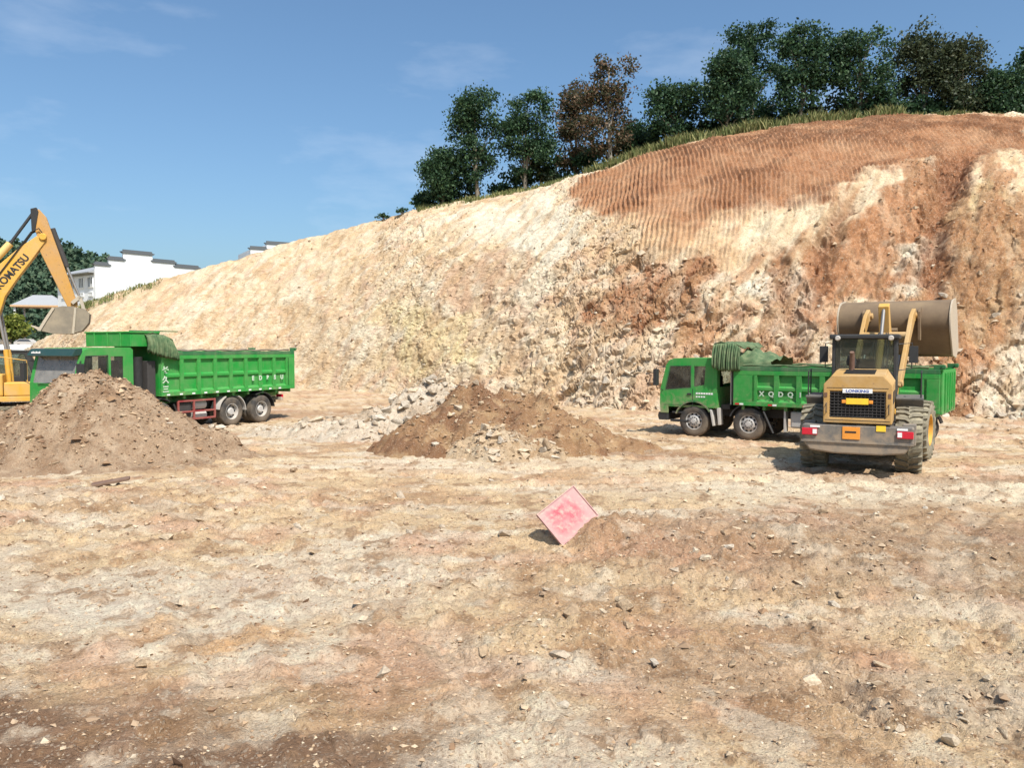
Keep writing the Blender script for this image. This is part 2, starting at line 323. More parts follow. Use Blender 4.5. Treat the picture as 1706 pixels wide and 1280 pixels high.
def ground_z(x, y, detail=True):
    p = np.column_stack([x, y, 0 * x]); far = 1 - sst(60, 110, np.hypot(x, y))
    z = .10 * perlin(p / 7.0, 3) + .05 * perlin(p / 2.6, 4)
    z = z + .24 * ell(x, y, 1.4, 12.7, .5, .42, .8) - .10 * ell(x, y, .45, 12.35, .45, .3, .6) - .16 * ell(x, y, 2.98, 7.1, .14, .55, .7, .25) + .10 * ell(x, y, .6, 8.6, .7, .5, .7)
    z = z + .10 * ell(x, y, -7.5, 15.3, 5, 2.2, .6) + .12 * ell(x, y, 3.0, 12.3, 2.2, 1.6, .7)
    pA = perlin(p / 1.4, 9); pB = sst(-.1, .25, perlin(p / 2.5, 12))
    # grader and track marks: low ridges in a few long bands
    for (cx, cy, rx, ry, rot, wl, am) in ((4.6, 8.6, 2.6, .9, -.55, .16, .016), (-3.6, 6.6, 2.4, 1.1, .35, .31, .016), (6.5, 19.2, 6.5, 1.3, .12, .55, .05), (-1, 19.8, 6, 1.0, -.05, .6, .045), (10.5, 17.5, 3.5, 1.6, -.3, .5, .05), (15.5, 27, 6, 2.6, -.25, .8, .07)):
        c, s = math.cos(rot), math.sin(rot); t = (-s * (x - cx) + c * (y - cy))
        z = z + am * np.sin(t / wl * 6.283 + 2.2 * pA) * ell(x, y, cx, cy, rx, ry, .6, rot)
    # wheel ruts of the loader and trucks
    for (cx, cy, Rr, am) in RUTS:
        dx, dy = x - cx, y - cy; d = np.hypot(dx, dy) - Rr; q = np.exp(-(d / .24) ** 4); th = np.arctan2(dy, dx) * Rr
        z = z + q * (-am + .35 * am * np.sin((th + np.abs(d) * .8) / .19 * 6.283)) * (.35 + .65 * pB) + .5 * am * np.exp(-((np.abs(d) - .36) / .09) ** 2)
    if detail:
        r = ground_rough(x, y)
        z = z + far * (r * (.035 * fbm(p / .75, 3, 21) + .035 * np.maximum(0, fbm(p / .42, 3, 31)) - .035 * np.clip(fbm(p / .38, 3, 35, .5, True) - .55, 0, 1)) + (.008 + .024 * r) * fbm(p / .13, 3, 41, .65))
        z = z + far * np.clip(r - .6, 0, 1) * .17 * fbm(p / .7, 4, 25, .6)
        # embedded clods: domes of Worley cells
        for sc, am, sd in ((.34, .065, 5), (.15, .036, 6)):
            g, rn, of = worley(p / sc, sd, True); d = np.sqrt((of * of).sum(1))
            z = z + far * am * np.sqrt(np.clip(.30 - d * d, 0, 1)) * 1.5 * (rn[:, 0] > 1 - .5 * r - .04) * (.4 + rn[:, 1])
    return z
def ground_col(x, y):
    p = np.column_stack([x, y, 0 * x]); n = fbm(p / 3.2, 5, 51); n2 = fbm(p / 1.1, 5, 61, .6); n3 = fbm(p / np.array([5, 1.2, 1]), 4, 71)
    wx, wy = x + .9 * n2, y + .9 * fbm(p / 1.3, 3, 66)
    C = np.tile(np.array([.52, .370, .218]), (len(x), 1))
    C = lerp(C, (.58, .47, .345), sst(-.05, .35, n3) * .85)
    C = lerp(C, (.36, .22, .118), sst(.0, .45, n) * .75)
    C = lerp(C, (.46, .265, .165), sst(.05, .45, fbm(p / 2.1, 4, 81)) * .7)
    brown = (.235, .142, .086); pale = (.57, .475, .365)
    e = lambda *a: ell(wx, wy, *a)
    C = lerp(C, (.19, .112, .066), 1.0 * e(-4.1, 5.7, 2.4, 1.3) + .6 * e(-1.2, 5.6, 1.2, .55)); C = lerp(C, (.27, .175, .11), .65 * e(5.8, 12.2, 3.4, 2.4)); C = lerp(C, (.46, .25, .10), .75 * e(-3.2, 8.5, .75, .45))
    C = lerp(C, pale, .7 * e(-4.5, 10, 3.5, 1.2) + .6 * e(.3, 6.2, 1.3, .6)); C = lerp(C, (.60, .50, .36), .75 * e(8.5, 17.2, 6, 1.6)); C = lerp(C, (.58, .47, .34), .6 * e(0, 21, 6, 1.1))
    C = lerp(C, (.27, .15, .08), .75 * e(3.6, 23.0, 2.6, .8)); C = lerp(C, (.30, .17, .095), .6 * e(-9.5, 37, 4.5, 2.0)); C = lerp(C, (.25, .145, .08), .7 * e(9.5, 18.4, 2.4, .7)); C = lerp(C, (.28, .16, .09), .6 * e(12.8, 18.7, 1.4, .6))
    C = lerp(C, (.56, .50, .42), .8 * e(-5.5, 29.5, 3.8, 3)); C = lerp(C, (.35, .2, .12), .6 * e(2.6, 11.8, 1.2, 1.6)); C = lerp(C, (.52, .40, .25), .5 * e(1.5, 10.5, 1.2, .6))
    C = lerp(C, (.33, .18, .10), .45 * sst(.1, .4, n2) * e(1.2, 9, 2.5, 3))
    C = lerp(C, (.31, .2, .125), .5 * e(-9.5, 15.5, 3.5, 1.5) * sst(-.2, .3, n2)); C = lerp(C, (.40, .31, .21), .6 * e(4.4, 6.5, .8, .7)); C = lerp(C, (.10, .065, .05), .5 * e(2.98, 7.1, .12, .4))
    C = lerp(C, (.27, .16, .085), .75 * sst(.14, .45, fbm(p / .6, 4, 91, .65))); C = lerp(C, (.60, .51, .385), .45 * sst(.2, .5, fbm(p / .8, 4, 95, .6)))
    for cx, cy, Rr, am in RUTS: C = lerp(C, (.60, .50, .37), .38 * np.exp(-((np.hypot(x - cx, y - cy) - Rr) / .3) ** 4) * sst(-.15, .2, n2))
    C = lerp(C, (.12, .15, .07), sst(105, 150, np.hypot(x, y)))
    return np.clip(C, .02, .9)
dense = np.linspace(R(-46), R(46), 800); rest = np.linspace(R(47), R(313), 70)[1:-1]
ang = np.concatenate([dense, rest])
rad = np.concatenate([np.geomspace(.8, 4.3, 30)[:-1], np.geomspace(4.3, 36, 500)[:-1], np.geomspace(36, 110, 60)[:-1], np.geomspace(110, 4500, 24)])
rr, aa = np.meshgrid(rad, ang, indexing='ij'); gx, gy = (rr * np.sin(aa)).ravel(), (rr * np.cos(aa)).ravel()
me = mesh_np('ground', np.column_stack([gx, gy, ground_z(gx, gy)]), grid_faces(len(rad), len(ang), True)[:, ::-1])
set_col(me, ground_col(gx, gy)); smooth(me)
ground = tag(link('ground', me, 'groundsoil'), 'bare tan earth of the building site, rough and stony', kind='structure')

# ------------------------------------------------------------------ the cut hill
HC=np.array([ # toe x,y   crest x,y,z   steepness
(-58,92,-60,99,2.2,0),(-50,82,-52.5,89,3.6,0),(-44,76,-47,85,5.2,0),(-36,70,-43.0,81,7.4,0),(-26,66,-30.4,78,10.5,0),(-17,61,-21.2,76,12.7,.1),
(-9.5,54,-12.7,73,14.3,.25),(-4,48,-7.5,70,15.1,.4),(1,43,2.3,66,16.1,.7),(4.5,40,6.9,63,16.8,.9),(8,37.8,11.2,61,17.9,1),
(13,36.6,17.5,59,18.8,1),(18,36,23.5,57.5,19.1,1),(22,34.6,30,57,19.3,1),(27,33,36,57,19.2,1),(40,30,50,57,18.5,1),(60,28,68,57,17,1)],float)
def interp(cols):
    # catmull-rom through the control columns, cols = float param
    n=len(HC);i=np.clip(np.floor(cols).astype(int),0,n-2);t=(cols-i)[:,None]
    P=lambda k:HC[np.clip(i+k,0,n-1)]
    a,b,c,d=P(-1),P(0),P(1),P(2)
    return .5*((2*b)+(c-a)*t+(2*a-5*b+4*c-d)*t*t+(3*b-a-3*c+d)*t**3)
HS=np.array([0,.13,.28,.45,.7,.9,1]);VS=np.array([0,.27,.52,.69,.86,.965,1.])
HL=np.array([0,.1,.3,.5,.75,.92,1]);VL=np.array([0,.10,.33,.55,.80,.95,1.])
def hill(cols,t):
    """cols: (n,), t:(n,) in -0.05..1 slope, 1..2 = back of the crest; returns xyz"""
    q=interp(cols);w=np.clip(q[:,5],0,1)
    tc=np.clip(t,0,1)
    vf=w*np.interp(tc,HS,VS)+(1-w)*np.interp(tc,HL,VL)
    vf=vf+np.minimum(t,0)*1.0
    bx=np.maximum(t-1,0)
    d=q[:,2:4]-q[:,0:2];L=np.linalg.norm(d,axis=1)
    xy=q[:,0:2]+d*(np.minimum(t,1)[:,None])+d/L[:,None]*(bx*40)[:,None]
    z=q[:,4]*vf-bx*40*(.03+.22*(1-w))*np.clip(bx*6,0,1)
    return np.column_stack([xy,z])
ZONES={
 'red':[(8.4,0.807),(9.55,1.0),(10.56,1.0),(11.34,1.0),(12.31,1.0),(14.1,0.902),(13.87,0.573),(13.16,0.492),(12.78,0.392),(12.64,0.492),(12.3,0.483),(11.79,0.432),(11.27,0.343),(10.63,0.297),(10.18,0.282),(9.53,0.323),(8.89,0.495)],
 'tooth':[(9.26,0.37),(10.46,0.285),(11.2,0.325),(10.55,0.218),(10.04,0.22),(9.43,0.26)],
 'rusta':[(9.06,0.203),(9.75,0.228),(10.38,0.205),(10.42,0.145),(10.12,0.108),(9.64,0.102),(9.14,0.108),(8.89,0.145)],
 'brownb':[(12.46,0.445),(12.58,0.375),(12.39,0.268),(12.12,0.26),(12.04,0.162),(11.73,0.133),(11.35,0.127),(11.14,0.137),(11.24,0.205),(11.69,0.293),(12.17,0.387)],
 'brownc':[(12.57,0.397),(12.83,0.39),(13.38,0.298),(13.35,0.2),(13.09,0.145),(12.89,0.102),(12.51,0.062),(12.19,0.062),(12.18,0.132),(12.35,0.188)],
 'vein':[(12.15,0.26),(12.36,0.253),(12.25,0.178),(12.07,0.142),(11.84,0.13),(12.06,0.19)],
 'paley':[(12.79,0.37),(13.12,0.383),(13.07,0.283),(12.83,0.258),(12.71,0.29)],
 'creamr':[(13.14,0.472),(13.85,0.55),(13.62,0.317),(12.88,0.388)],
 'creammid':[(11.26,0.333),(12.3,0.483),(12.22,0.385),(11.75,0.292),(11.52,0.213),(11.14,0.217),(10.65,0.205),(10.44,0.22)],
 'whiterock':[(10.65,0.205),(11.2,0.217),(11.17,0.09),(10.89,0.07),(10.6,0.087)],
 'whiterock2':[(12.78,0.095),(13.34,0.107),(13.18,0.0),(12.44,0.003),(12.57,0.062)],
 'greytoe':[(8.54,0.067),(9.39,0.105),(10.39,0.095),(10.4,0.0),(8.63,0.0)],
 'whitecen':[(7.38,0.888),(8.18,0.732),(8.98,0.345),(8.06,0.332),(7.62,0.418),(7.42,0.575)],
 'yell':[(6.09,0.308),(6.77,0.322),(7.44,0.155),(7.55,0.078),(6.7,0.073),(6.18,0.137)],
 'pinkmid':[(6.82,0.508),(7.8,0.365),(7.94,0.193),(7.2,0.242)],
 'gully':[(7.75,0.163),(7.95,0.162),(7.62,0.038),(7.35,0.025)],
 'redtoe':[(12.25,0.088),(12.55,0.102),(12.62,0.062),(12.38,0.003),(12.04,0.002)],
}
def zone(c, t, key, soft, warp=0):
    """1 inside the named patch of soil, fading over `soft` metres at its edge; c and t count along and up the slope"""
    P = np.array(ZONES[key]) * (5.2, 28.); q = np.column_stack([c * 5.2, t * 28.]) + (0 if warp is 0 else warp)
    d = np.full(len(q), 1e9); ins = np.zeros(len(q), bool)
    for a, b in zip(P, np.roll(P, -1, 0)):
        e = b - a; w = q - a; k = np.clip((w @ e) / (e @ e), 0, 1)[:, None]; d = np.minimum(d, ((w - e * k) ** 2).sum(1))
        cr = ((a[1] <= q[:, 1]) & (b[1] > q[:, 1])) | ((b[1] <= q[:, 1]) & (a[1] > q[:, 1]))
        xi = a[0] + (q[:, 1] - a[1]) / (e[1] if e[1] else 1e-9) * e[0]; ins ^= cr & (q[:, 0] < xi)
    return sst(-soft, soft, np.sqrt(d) * np.where(ins, 1, -1))
cs = np.concatenate([np.linspace(0, 3, 110)[:-1], np.linspace(3, 8.3, 370)[:-1], np.linspace(8.3, 14.4, 640)[:-1], np.linspace(14.4, 16, 50)])
ts = np.concatenate([np.linspace(-.03, .55, 300)[:-1], np.linspace(.55, 1.03, 150)[:-1], np.linspace(1.03, 2, 26)])
tt, cc = np.meshgrid(ts, cs, indexing='ij'); hc, ht = cc.ravel(), tt.ravel()
HP = hill(hc, ht); nr, nc = len(ts), len(cs)
G = HP.reshape(nr, nc, 3); du = np.gradient(G, axis=1); dv = np.gradient(G, axis=0); HN = np.cross(du, dv).reshape(-1, 3); HN /= np.linalg.norm(HN, axis=1)[:, None]
HN = HN * np.sign(HN[:, 2:3] + 1e-9)
n_lo = fbm(HP / 4.5, 4, 101); n_hi = fbm(HP / 1.2, 5, 111, .6); n_st = fbm(HP / np.array([.9, 2, 5.5]), 4, 121)
warp = np.column_stack([fbm(HP / 3.5, 4, 131), fbm(HP / 3.0, 4, 141)]) * 2.4
Z = {k: zone(hc, ht, k, .7, warp) for k in ZONES}
top = sst(.985, 1.02, ht)
tooth = np.clip(Z['red'] + .75 * Z['tooth'], 0, 1) * (1 - top)
rock = np.clip(1 - 1.15 * tooth, .0, 1) * (1 - top) * np.clip(.62 + .8 * sst(5.2, 8.2, hc), 0, 1) * (1 - np.clip(.72 * Z['creammid'] + .6 * Z['brownb'] + .45 * Z['brownc'] + .6 * Z['creamr'] + .35 * Z['whitecen'], 0, .8))
# rock mass: big blocks, joints, then smaller blocks, tilted facets
def blocks(p, sc, s, tilt):
    g, rn, of = worley(p / sc, s); return ((rn[:, 0] - .5) + tilt * ((rn - .5) * of * 2).sum(1)), g
pw = HP + .35 * np.column_stack([fbm(HP / 1.6, 3, 151), fbm(HP / 1.6, 3, 161), fbm(HP / 1.6, 3, 171)])
dip = np.array([[.82, 0, .57], [0, 1, 0], [-.57, 0, .82]]); ps = pw @ dip.T * np.array([1, 1, 1.7])      # beds dipping to the right
b1, g1 = blocks(ps, 2.6, 1, 1.1); b2, g2 = blocks(ps, 1.0, 2, 1.3); b3, g3 = blocks(ps, .42, 3, 1.4); b4, g4 = blocks(pw, .2, 7, 1.4)
face = sst(6.8, 9, hc) * (1 - sst(.22, .42, ht))
joint = (1 - sst(.0, .10, g1)) * .5 + (1 - sst(0, .12, g2)) * .35
disp = rock * ((.06 + .12 * face) * b1 + (.045 + .06 * face) * b2 + (.045 + .025 * face) * b3 + .04 * b4 - (.01 + .08 * face) * joint)
acr = HP[:, 0] * .80 - HP[:, 2] * .60; alo = HP[:, 0] * .60 + HP[:, 2] * .80      # streaks run up to the right
stk = fbm(np.column_stack([acr / 1.5, alo / 7, HP[:, 1] / 6]), 4, 271, .55); stk2 = fbm(np.column_stack([acr / .55, alo / 3.5, HP[:, 1] / 4]), 3, 281)
disp += (1 - tooth) * (1 - top) * face * (.32 * stk + .14 * stk2)
disp += (1 - tooth) * (1 - top) * .13 * fbm((HP @ dip.T) / np.array([2.6, 2.6, .45]), 4, 261, .6)
disp += (1 - top) * (.35 * n_lo + .10 * n_hi * (1 - .7 * tooth) + .30 * face * n_lo)
gul = np.exp(-((hc - 12.45 - 1.2 * (ht - .25) - .10 * n_hi) / .16) ** 2) * sst(.08, .2, ht) * (1 - sst(.42, .52, ht)) + .8 * np.exp(-((hc - 11.35 - 2.3 * (ht - .2) - .1 * n_hi) / .10) ** 2) * sst(.1, .16, ht) * (1 - sst(.3, .4, ht)) \
    + .7 * np.exp(-((hc - 12.75 - 1.6 * (ht - .4) - .12 * n_hi) / .12) ** 2) * sst(.3, .4, ht) * (1 - sst(.5, .6, ht)) + .6 * np.exp(-((hc - 10.95 - .9 * (.2 - ht) - .1 * n_hi) / .09) ** 2) * sst(.03, .08, ht) * (1 - sst(.2, .26, ht))
disp -= .85 * gul
# marks of the digger's teeth: narrow ribs running up the slope
sl = HP[:, 0] * 1.0 + HP[:, 2] * -.32 + .13 * fbm(HP / 3.2, 2, 181)
saw = (sl / .25) % 1; rib = np.where(saw < .72, saw / .72, (1 - saw) / .28) - .5
brk = .85 + .7 * perlin(HP / np.array([.5, .8, .6]), 191)
disp += tooth * (.17 * rib * np.clip(brk, 0, 1.6) * (.45 + .75 * sst(-.25, .2, n_lo)) + .05 * n_hi + .02 * b3)
streak = Z['brownb'] + .5 * Z['brownc']
saw2 = ((HP[:, 0] * 1.0 - HP[:, 2] * .45 + .3 * n_hi) / .62) % 1
disp += np.clip(streak, 0, 1) * .14 * (np.abs(saw2 - .5) - .25) * 2
crestn = (fbm(HP / 2.2, 3, 201)) * .18 * sst(.9, 1.0, ht); HPd = HP + HN * disp[:, None]; HPd[:, 2] += crestn
# colours
C = np.tile(np.array([.58, .435, .275]), (len(HP), 1))
C = lerp(C, (.64, .525, .375), sst(-.1, .4, n_lo)); C = lerp(C, (.50, .335, .190), sst(.05, .5, fbm(HP / 2.4, 4, 211)) * .75); C = lerp(C, (.58, .38, .27), sst(.1, .5, fbm(HP / 1.5, 4, 221)) * .5)
C = lerp(C, (.67, .585, .45), sst(.0, .35, fbm(ps / 1.4, 4, 231)) * .6 * rock)
rb = (.40, .200, .098); rb2 = (.31, .135, .072); br = (.36, .215, .105)
def zc(key, c, k=1.0, mott=.35): 
    global C; C = lerp(C, c, k * Z[key] * (1 - mott + mott * 2 * sst(-.35, .35, n_st)))
zc('whitecen', (.68, .59, .45), .8); zc('creammid', (.64, .52, .35), .85); zc('whiterock', (.67, .61, .48), .85); zc('greytoe', (.60, .50, .37), .7); zc('whiterock2', (.60, .52, .40), .85); zc('yell', (.62, .49, .26), .6); zc('pinkmid', (.46, .30, .19), .55, .7)
zc('gully', (.40, .25, .14), .8); zc('red', (.33, .158, .076), 1.0, .12); zc('tooth', (.60, .40, .22), .6); zc('rusta', (.33, .15, .08), .85, .5); zc('brownb', rb, 1.0, .25); zc('brownc', br, 1.0, .25); zc('redtoe', (.42, .2, .09), .8); zc('vein', (.72, .66, .52), .95, .1); zc('paley', (.62, .50, .28), .85); zc('creamr', (.62, .46, .28), .85)
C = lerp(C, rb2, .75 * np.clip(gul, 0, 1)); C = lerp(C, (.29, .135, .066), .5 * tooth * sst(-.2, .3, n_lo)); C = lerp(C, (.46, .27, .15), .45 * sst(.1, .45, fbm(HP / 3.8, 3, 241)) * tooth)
rx = (1 - sst(0, .3, np.abs(fbm(ps / np.array([3.2, 3.2, .8]), 3, 251)))) * .55 * face; C = lerp(C, rb, rx * (1 - Z['vein']) * .5); C = lerp(C, (.40, .205, .10), .75 * sst(.08, .32, stk) * sst(8.2, 10.5, hc) * (1 - tooth) * (1 - Z['vein']) * (1 - .6 * Z['whiterock']) * (1 - top)); bz = np.clip(Z['brownb'] + Z['brownc'] + Z['rusta'] + Z['redtoe'], 0, 1); C = lerp(C, (.66, .56, .40), .6 * sst(.08, .4, -stk) * face * (1 - .85 * bz)); C = lerp(C, (.335, .165, .08), .55 * bz * sst(-.25, .25, n_st) * (1 - Z['vein'])); C = lerp(C, (.44, .29, .155), .5 * sst(.1, .4, stk2) * (1 - tooth) * (1 - top))
C = lerp(C, (.15, .17, .07), top * .7)
C = lerp(C, (.25, .27, .13), .6 * sst(.0, .25, n_hi) * np.exp(-((hc - 3.25) / .35) ** 2) * sst(.8, .95, ht))
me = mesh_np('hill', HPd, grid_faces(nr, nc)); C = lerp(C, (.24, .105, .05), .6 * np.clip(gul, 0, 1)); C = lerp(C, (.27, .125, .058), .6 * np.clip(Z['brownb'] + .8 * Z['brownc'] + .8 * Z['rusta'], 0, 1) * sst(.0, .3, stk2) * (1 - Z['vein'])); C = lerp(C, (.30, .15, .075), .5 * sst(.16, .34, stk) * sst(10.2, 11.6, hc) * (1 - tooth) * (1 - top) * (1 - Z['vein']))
set_col(me, np.clip(C * (.90 - .10 * sst(.5, .7, C.mean(1)))[:, None], .03, .85)); smooth(me, 42)
hill_o = tag(link('hill', me, 'hillsoil'), 'cut hillside of cream and rust-red earth and broken rock', kind='structure')

# ------------------------------------------------------------------ loose stones
rng = np.random.default_rng(5)
def rock_mesh(seed, flat=1.0, n=13):
    r = np.random.default_rng(seed); p = r.normal(size=(n, 3)); p /= np.linalg.norm(p, axis=1)[:, None]; p *= r.uniform(.75, 1.1, (n, 1)); p *= (1, r.uniform(.6, .9), flat * r.uniform(.5, .8))
    bm = bmesh.new(); [bm.verts.new(v) for v in p]; bmesh.ops.convex_hull(bm, input=bm.verts); [bm.verts.remove(v) for v in list(bm.verts) if not v.link_faces]
    me = bpy.data.meshes.new('stone'); bm.to_mesh(me); bm.free(); return me
ROCKS = [rock_mesh(i, [1, 1, .8, .5][i % 4]) for i in range(16)]; ROCKS_G = [m_.copy() for m_ in ROCKS]
for m_ in ROCKS: m_.materials.append(M['stone'])
for m_ in ROCKS_G: m_.materials.append(M['stoneg'])
def stone(parent, x, y, z, s, grey=False, sink=.25, k=None):
    me = random.choice(ROCKS_G if grey else ROCKS) if k is None else (ROCKS_G if grey else ROCKS)[k]
    o = link('stone', me, None, parent); o.location = (x, y, z + s * (.45 - sink)); o.scale = (s, s * random.uniform(.8, 1.1), s * random.uniform(.75, 1.1)); o.rotation_euler = (random.uniform(-.4, .4), random.uniform(-.4, .4), random.uniform(0, 6.3)); return o
def gz1(x, y): return float(ground_z(np.array([x]), np.array([y]))[0])
for (x, y, s) in ((3.54, 11.73, 0.14), (3.95, 12.08, 0.17), (-2.09, 13.94, 0.12), (-2.13, 10.71, 0.17), (-0.46, 10.28, 0.14), (0.31, 8.08, 0.1), (0.67, 8.8, 0.2), (1.35, 9.4, 0.22), (2.7, 15.27, 0.1), (-6.86, 17.75, 0.16), (-8.38, 15.27, 0.18), (-6.54, 13.53, 0.16), (-5.46, 13.99, 0.17), (-1.18, 13.4, 0.1), (2.53, 21.64, 0.2), (6.12, 15.27, 0.09), (5.37, 14.32, 0.09), (4.86, 13.66, 0.08), (2.86, 8.86, 0.07), (3.37, 8.99, 0.07), (2.96, 7.26, 0.09), (2.9, 6.96, 0.08), (2.93, 7.46, 0.07), (4.12, 7.02, 0.1), (4.1, 6.68, 0.12), (4.37, 7.26, 0.09), (3.98, 6.37, 0.1), (3.73, 6.52, 0.08), (-3.18, 13.85, 0.12), (-2.83, 11.23, 0.1), (0.43, 10.03, 0.1), (0.66, 10.73, 0.08), (-4.83, 9.62, 0.07), (-4.1, 9.19, 0.08), (-4.57, 10.87, 0.08)):      # the larger stones one can make out
    stone(ground, x, y, gz1(x, y), s * .75, False, .4)
for i in range(85):      # scattered over the rougher ground
    for _ in range(30):
        y = math.exp(random.uniform(math.log(5.6), math.log(21))); x = random.uniform(-.68, .68) * y
        if random.random() < float(ground_rough(np.array([x]), np.array([y]))[0]) - .15: break
    stone(ground, x, y, gz1(x, y), random.choice((.045, .055, .07, .09, .12)) * (.7 + y / 22), random.random() < .25)
def scatter_mesh(name, P, S, seed, squash=.7, kind=0):
    """many little angular chips as one mesh"""
    r = np.random.default_rng(seed); n = len(P)
    base = np.array([(1, 0, 0), (-1, 0, 0), (0, 1, 0), (0, -1, 0), (0, 0, 1), (0, 0, -1)], float); tri = np.array([(0, 2, 4), (2, 1, 4), (1, 3, 4), (3, 0, 4), (2, 0, 5), (1, 2, 5), (3, 1, 5), (0, 3, 5)])
    V = base[None] * r.uniform(.6, 1.3, (n, 6, 1)) * np.stack([np.ones(n), r.uniform(.6, 1, n), r.uniform(.4, .9, n) * squash], 1)[:, None, :] + r.normal(0, .12, (n, 6, 3))
    a = r.uniform(0, 6.28, n); b = r.normal(0, .45, n); ca, sa, cb, sb = np.cos(a), np.sin(a), np.cos(b), np.sin(b)
    V = np.stack([V[..., 0], V[..., 1] * cb[:, None] - V[..., 2] * sb[:, None], V[..., 1] * sb[:, None] + V[..., 2] * cb[:, None]], -1)
    V = np.stack([V[..., 0] * ca[:, None] - V[..., 1] * sa[:, None], V[..., 0] * sa[:, None] + V[..., 1] * ca[:, None], V[..., 2]], -1)
    V = V * S[:, None, None] + P[:, None, :]
    return mesh_np(name, V.reshape(-1, 3), (tri[None] + 6 * np.arange(n)[:, None, None]).reshape(-1, 3))
n = 10000
py_ = np.exp(rng.uniform(math.log(4.6), math.log(34), n * 2)); px_ = rng.uniform(-.75, .75, n * 2) * py_
keep = rng.uniform(0, 1.1, n * 2) < ground_rough(px_, py_) ** 1.2 + .12; px_, py_ = px_[keep][:n], py_[keep][:n]
S = np.minimum(rng.lognormal(-4.5, .5, len(px_)) * (.7 + py_ / 11), .09)
tag(link('gravel', scatter_mesh('gravel', np.column_stack([px_, py_, ground_z(px_, py_) + S * .2]), S, 3), 'pebble'), 'small chips and crumbs of earth strewn over the site', kind='stuff')
n = 9000; py_ = np.exp(rng.uniform(math.log(4.6), math.log(22), n)); px_ = rng.uniform(-.72, .72, n) * py_; k_ = fbm(np.column_stack([px_, py_, 0 * px_]) / 1.1, 3, 97) > rng.uniform(-.4, .35, n); px_, py_ = px_[k_], py_[k_]; S = np.minimum(rng.lognormal(-4.45, .45, len(px_)) * (.7 + py_ / 11), .07)
tag(link('earth_crumbs', scatter_mesh('earth_crumbs', np.column_stack([px_, py_, ground_z(px_, py_) + S * .1]), S, 13), 'pebbled'), 'brown crumbs of earth strewn over the site', kind='stuff')
# fragments lying on the slope
pick = rng.choice(len(HPd), 6000, p=(lambda w: w / w.sum())(rock * (ht < .97) * (ht > 0) * (.25 + .5 * face + sst(5, 9, hc) * .5)))
S = np.minimum(rng.lognormal(-2.95, .5, len(pick)), .22)
tag(link('rock_fragments', scatter_mesh('rock_fragments', HPd[pick] + rng.normal(0, .05, (len(pick), 3)), S, 4, .8), 'pebble', hill_o), kind='stuff')
idx = rng.choice(len(HPd), 150, p=(lambda w: w / w.sum())(rock * (ht < .14) * (ht > .0) * (.1 + face)))
for i in idx: o = stone(hill_o, *HPd[i], random.uniform(.13, .34), random.random() < .5, .3)
for k in range(60):      # at the foot of the face
    c = random.uniform(8.6, 14); q = hill(np.array([c]), np.array([random.uniform(-.03, .015)]))[0]; stone(hill_o, q[0], q[1], max(q[2], 0), random.uniform(.12, .38), random.random() < .6, .25)

# ------------------------------------------------------------------ spoil heaps
def heap(name, label, x0, x1, y0, y1, cones, cols, seed, nstone, ssz, grey=0, bits=2500, bm='pebbled', nx=240, ny=200, rough=1.0):
    xs, ys = np.meshgrid(np.linspace(x0, x1, nx), np.linspace(y0, y1, ny)); x, y = xs.ravel(), ys.ravel()
    def hz(x, y):
        p = np.column_stack([x, y, 0 * x]); wx, wy = x + .65 * fbm(p / 1.3, 4, seed), y + .55 * fbm(p / 1.3, 4, seed + 9); z = np.full(len(x), -1.) 
        for cx, cy, H, rx, ry in cones:
            d = np.sqrt(((wx - cx) / rx) ** 2 + ((wy - cy) / ry) ** 2); zz = H * (1.02 - np.sqrt(d * d + .01)); zz = np.where(d > .8, .22 * H * np.exp(-(d - .8) / .22) - .16 * np.clip((d - .8) / .5, 0, 2), zz); z = np.maximum(z, zz) + .10 * np.exp(-np.abs(z - zz) * 3) * sst(.1, .6, zz)
        a = sst(-.05, .25, z); g, rn, of = worley(p / .34, seed + 3, True); dd = np.sqrt((of * of).sum(1)); g2, rn2, of2 = worley(p / .16, seed + 4, True); dd2 = np.sqrt((of2 * of2).sum(1))
        return z - .05 + rough * a * (.16 * fbm(p / .8, 4, seed + 1) + .14 * np.clip(.6 - dd, 0, 1) * (rn[:, 0] > .45) * (.3 + rn[:, 1]) + .07 * np.clip(.6 - dd2, 0, 1) * (rn2[:, 0] > .3) + .02 * fbm(p / .12, 2, seed + 2))
    z = hz(x, y); p = np.column_stack([x, y, z]); me = mesh_np(name, p, grid_faces(ny, nx)[:, ::-1] if False else grid_faces(ny, nx))
    n1 = fbm(p / 1.3, 4, seed + 5); n2 = fbm(p / .5, 3, seed + 6); C = np.tile(np.array(cols[0]), (len(p), 1)); C = lerp(C, cols[1], sst(-.1, .3, n1)); C = lerp(C, cols[2], sst(.0, .4, n2) * .8)
    set_col(me, C); smooth(me, 50); o = tag(link(name, me, 'pilesoil'), label, 'soil heap')
    w = np.clip(z, 0, None) ** .6 * (z > .04); pk = rng.choice(len(p), nstone, p=w / w.sum())
    for i in pk: stone(o, *p[i], random.choice(ssz), random.random() < grey, .3)
    pk = rng.choice(len(p), bits, p=w / w.sum()); S = np.minimum(rng.lognormal(-3.75, .65, bits), .14); tag(link('clods', scatter_mesh('clods', p[pk] + rng.normal(0, .02, (bits, 3)), S, seed + 8), bm, o), kind='stuff')
    return o
heap('soil_heap', 'large brown soil heap hiding the front of a dump truck', -18.5, -6.2, 18.6, 26.6, [(-11.75, 22.5, 2.62, 4.0, 2.9), (-10.5, 22.3, 1.7, 2.9, 2.3), (-14.0, 22.0, .8, 2.8, 2.2), (-8.7, 21.5, .5, 1.4, 1.1), (-12.6, 20.8, .8, 2.4, 1.4)],
     [(.32, .22, .14), (.24, .15, .088), (.39, .285, .19)], 300, 60, (.06, .08, .10, .13, .18), .2, 6500)
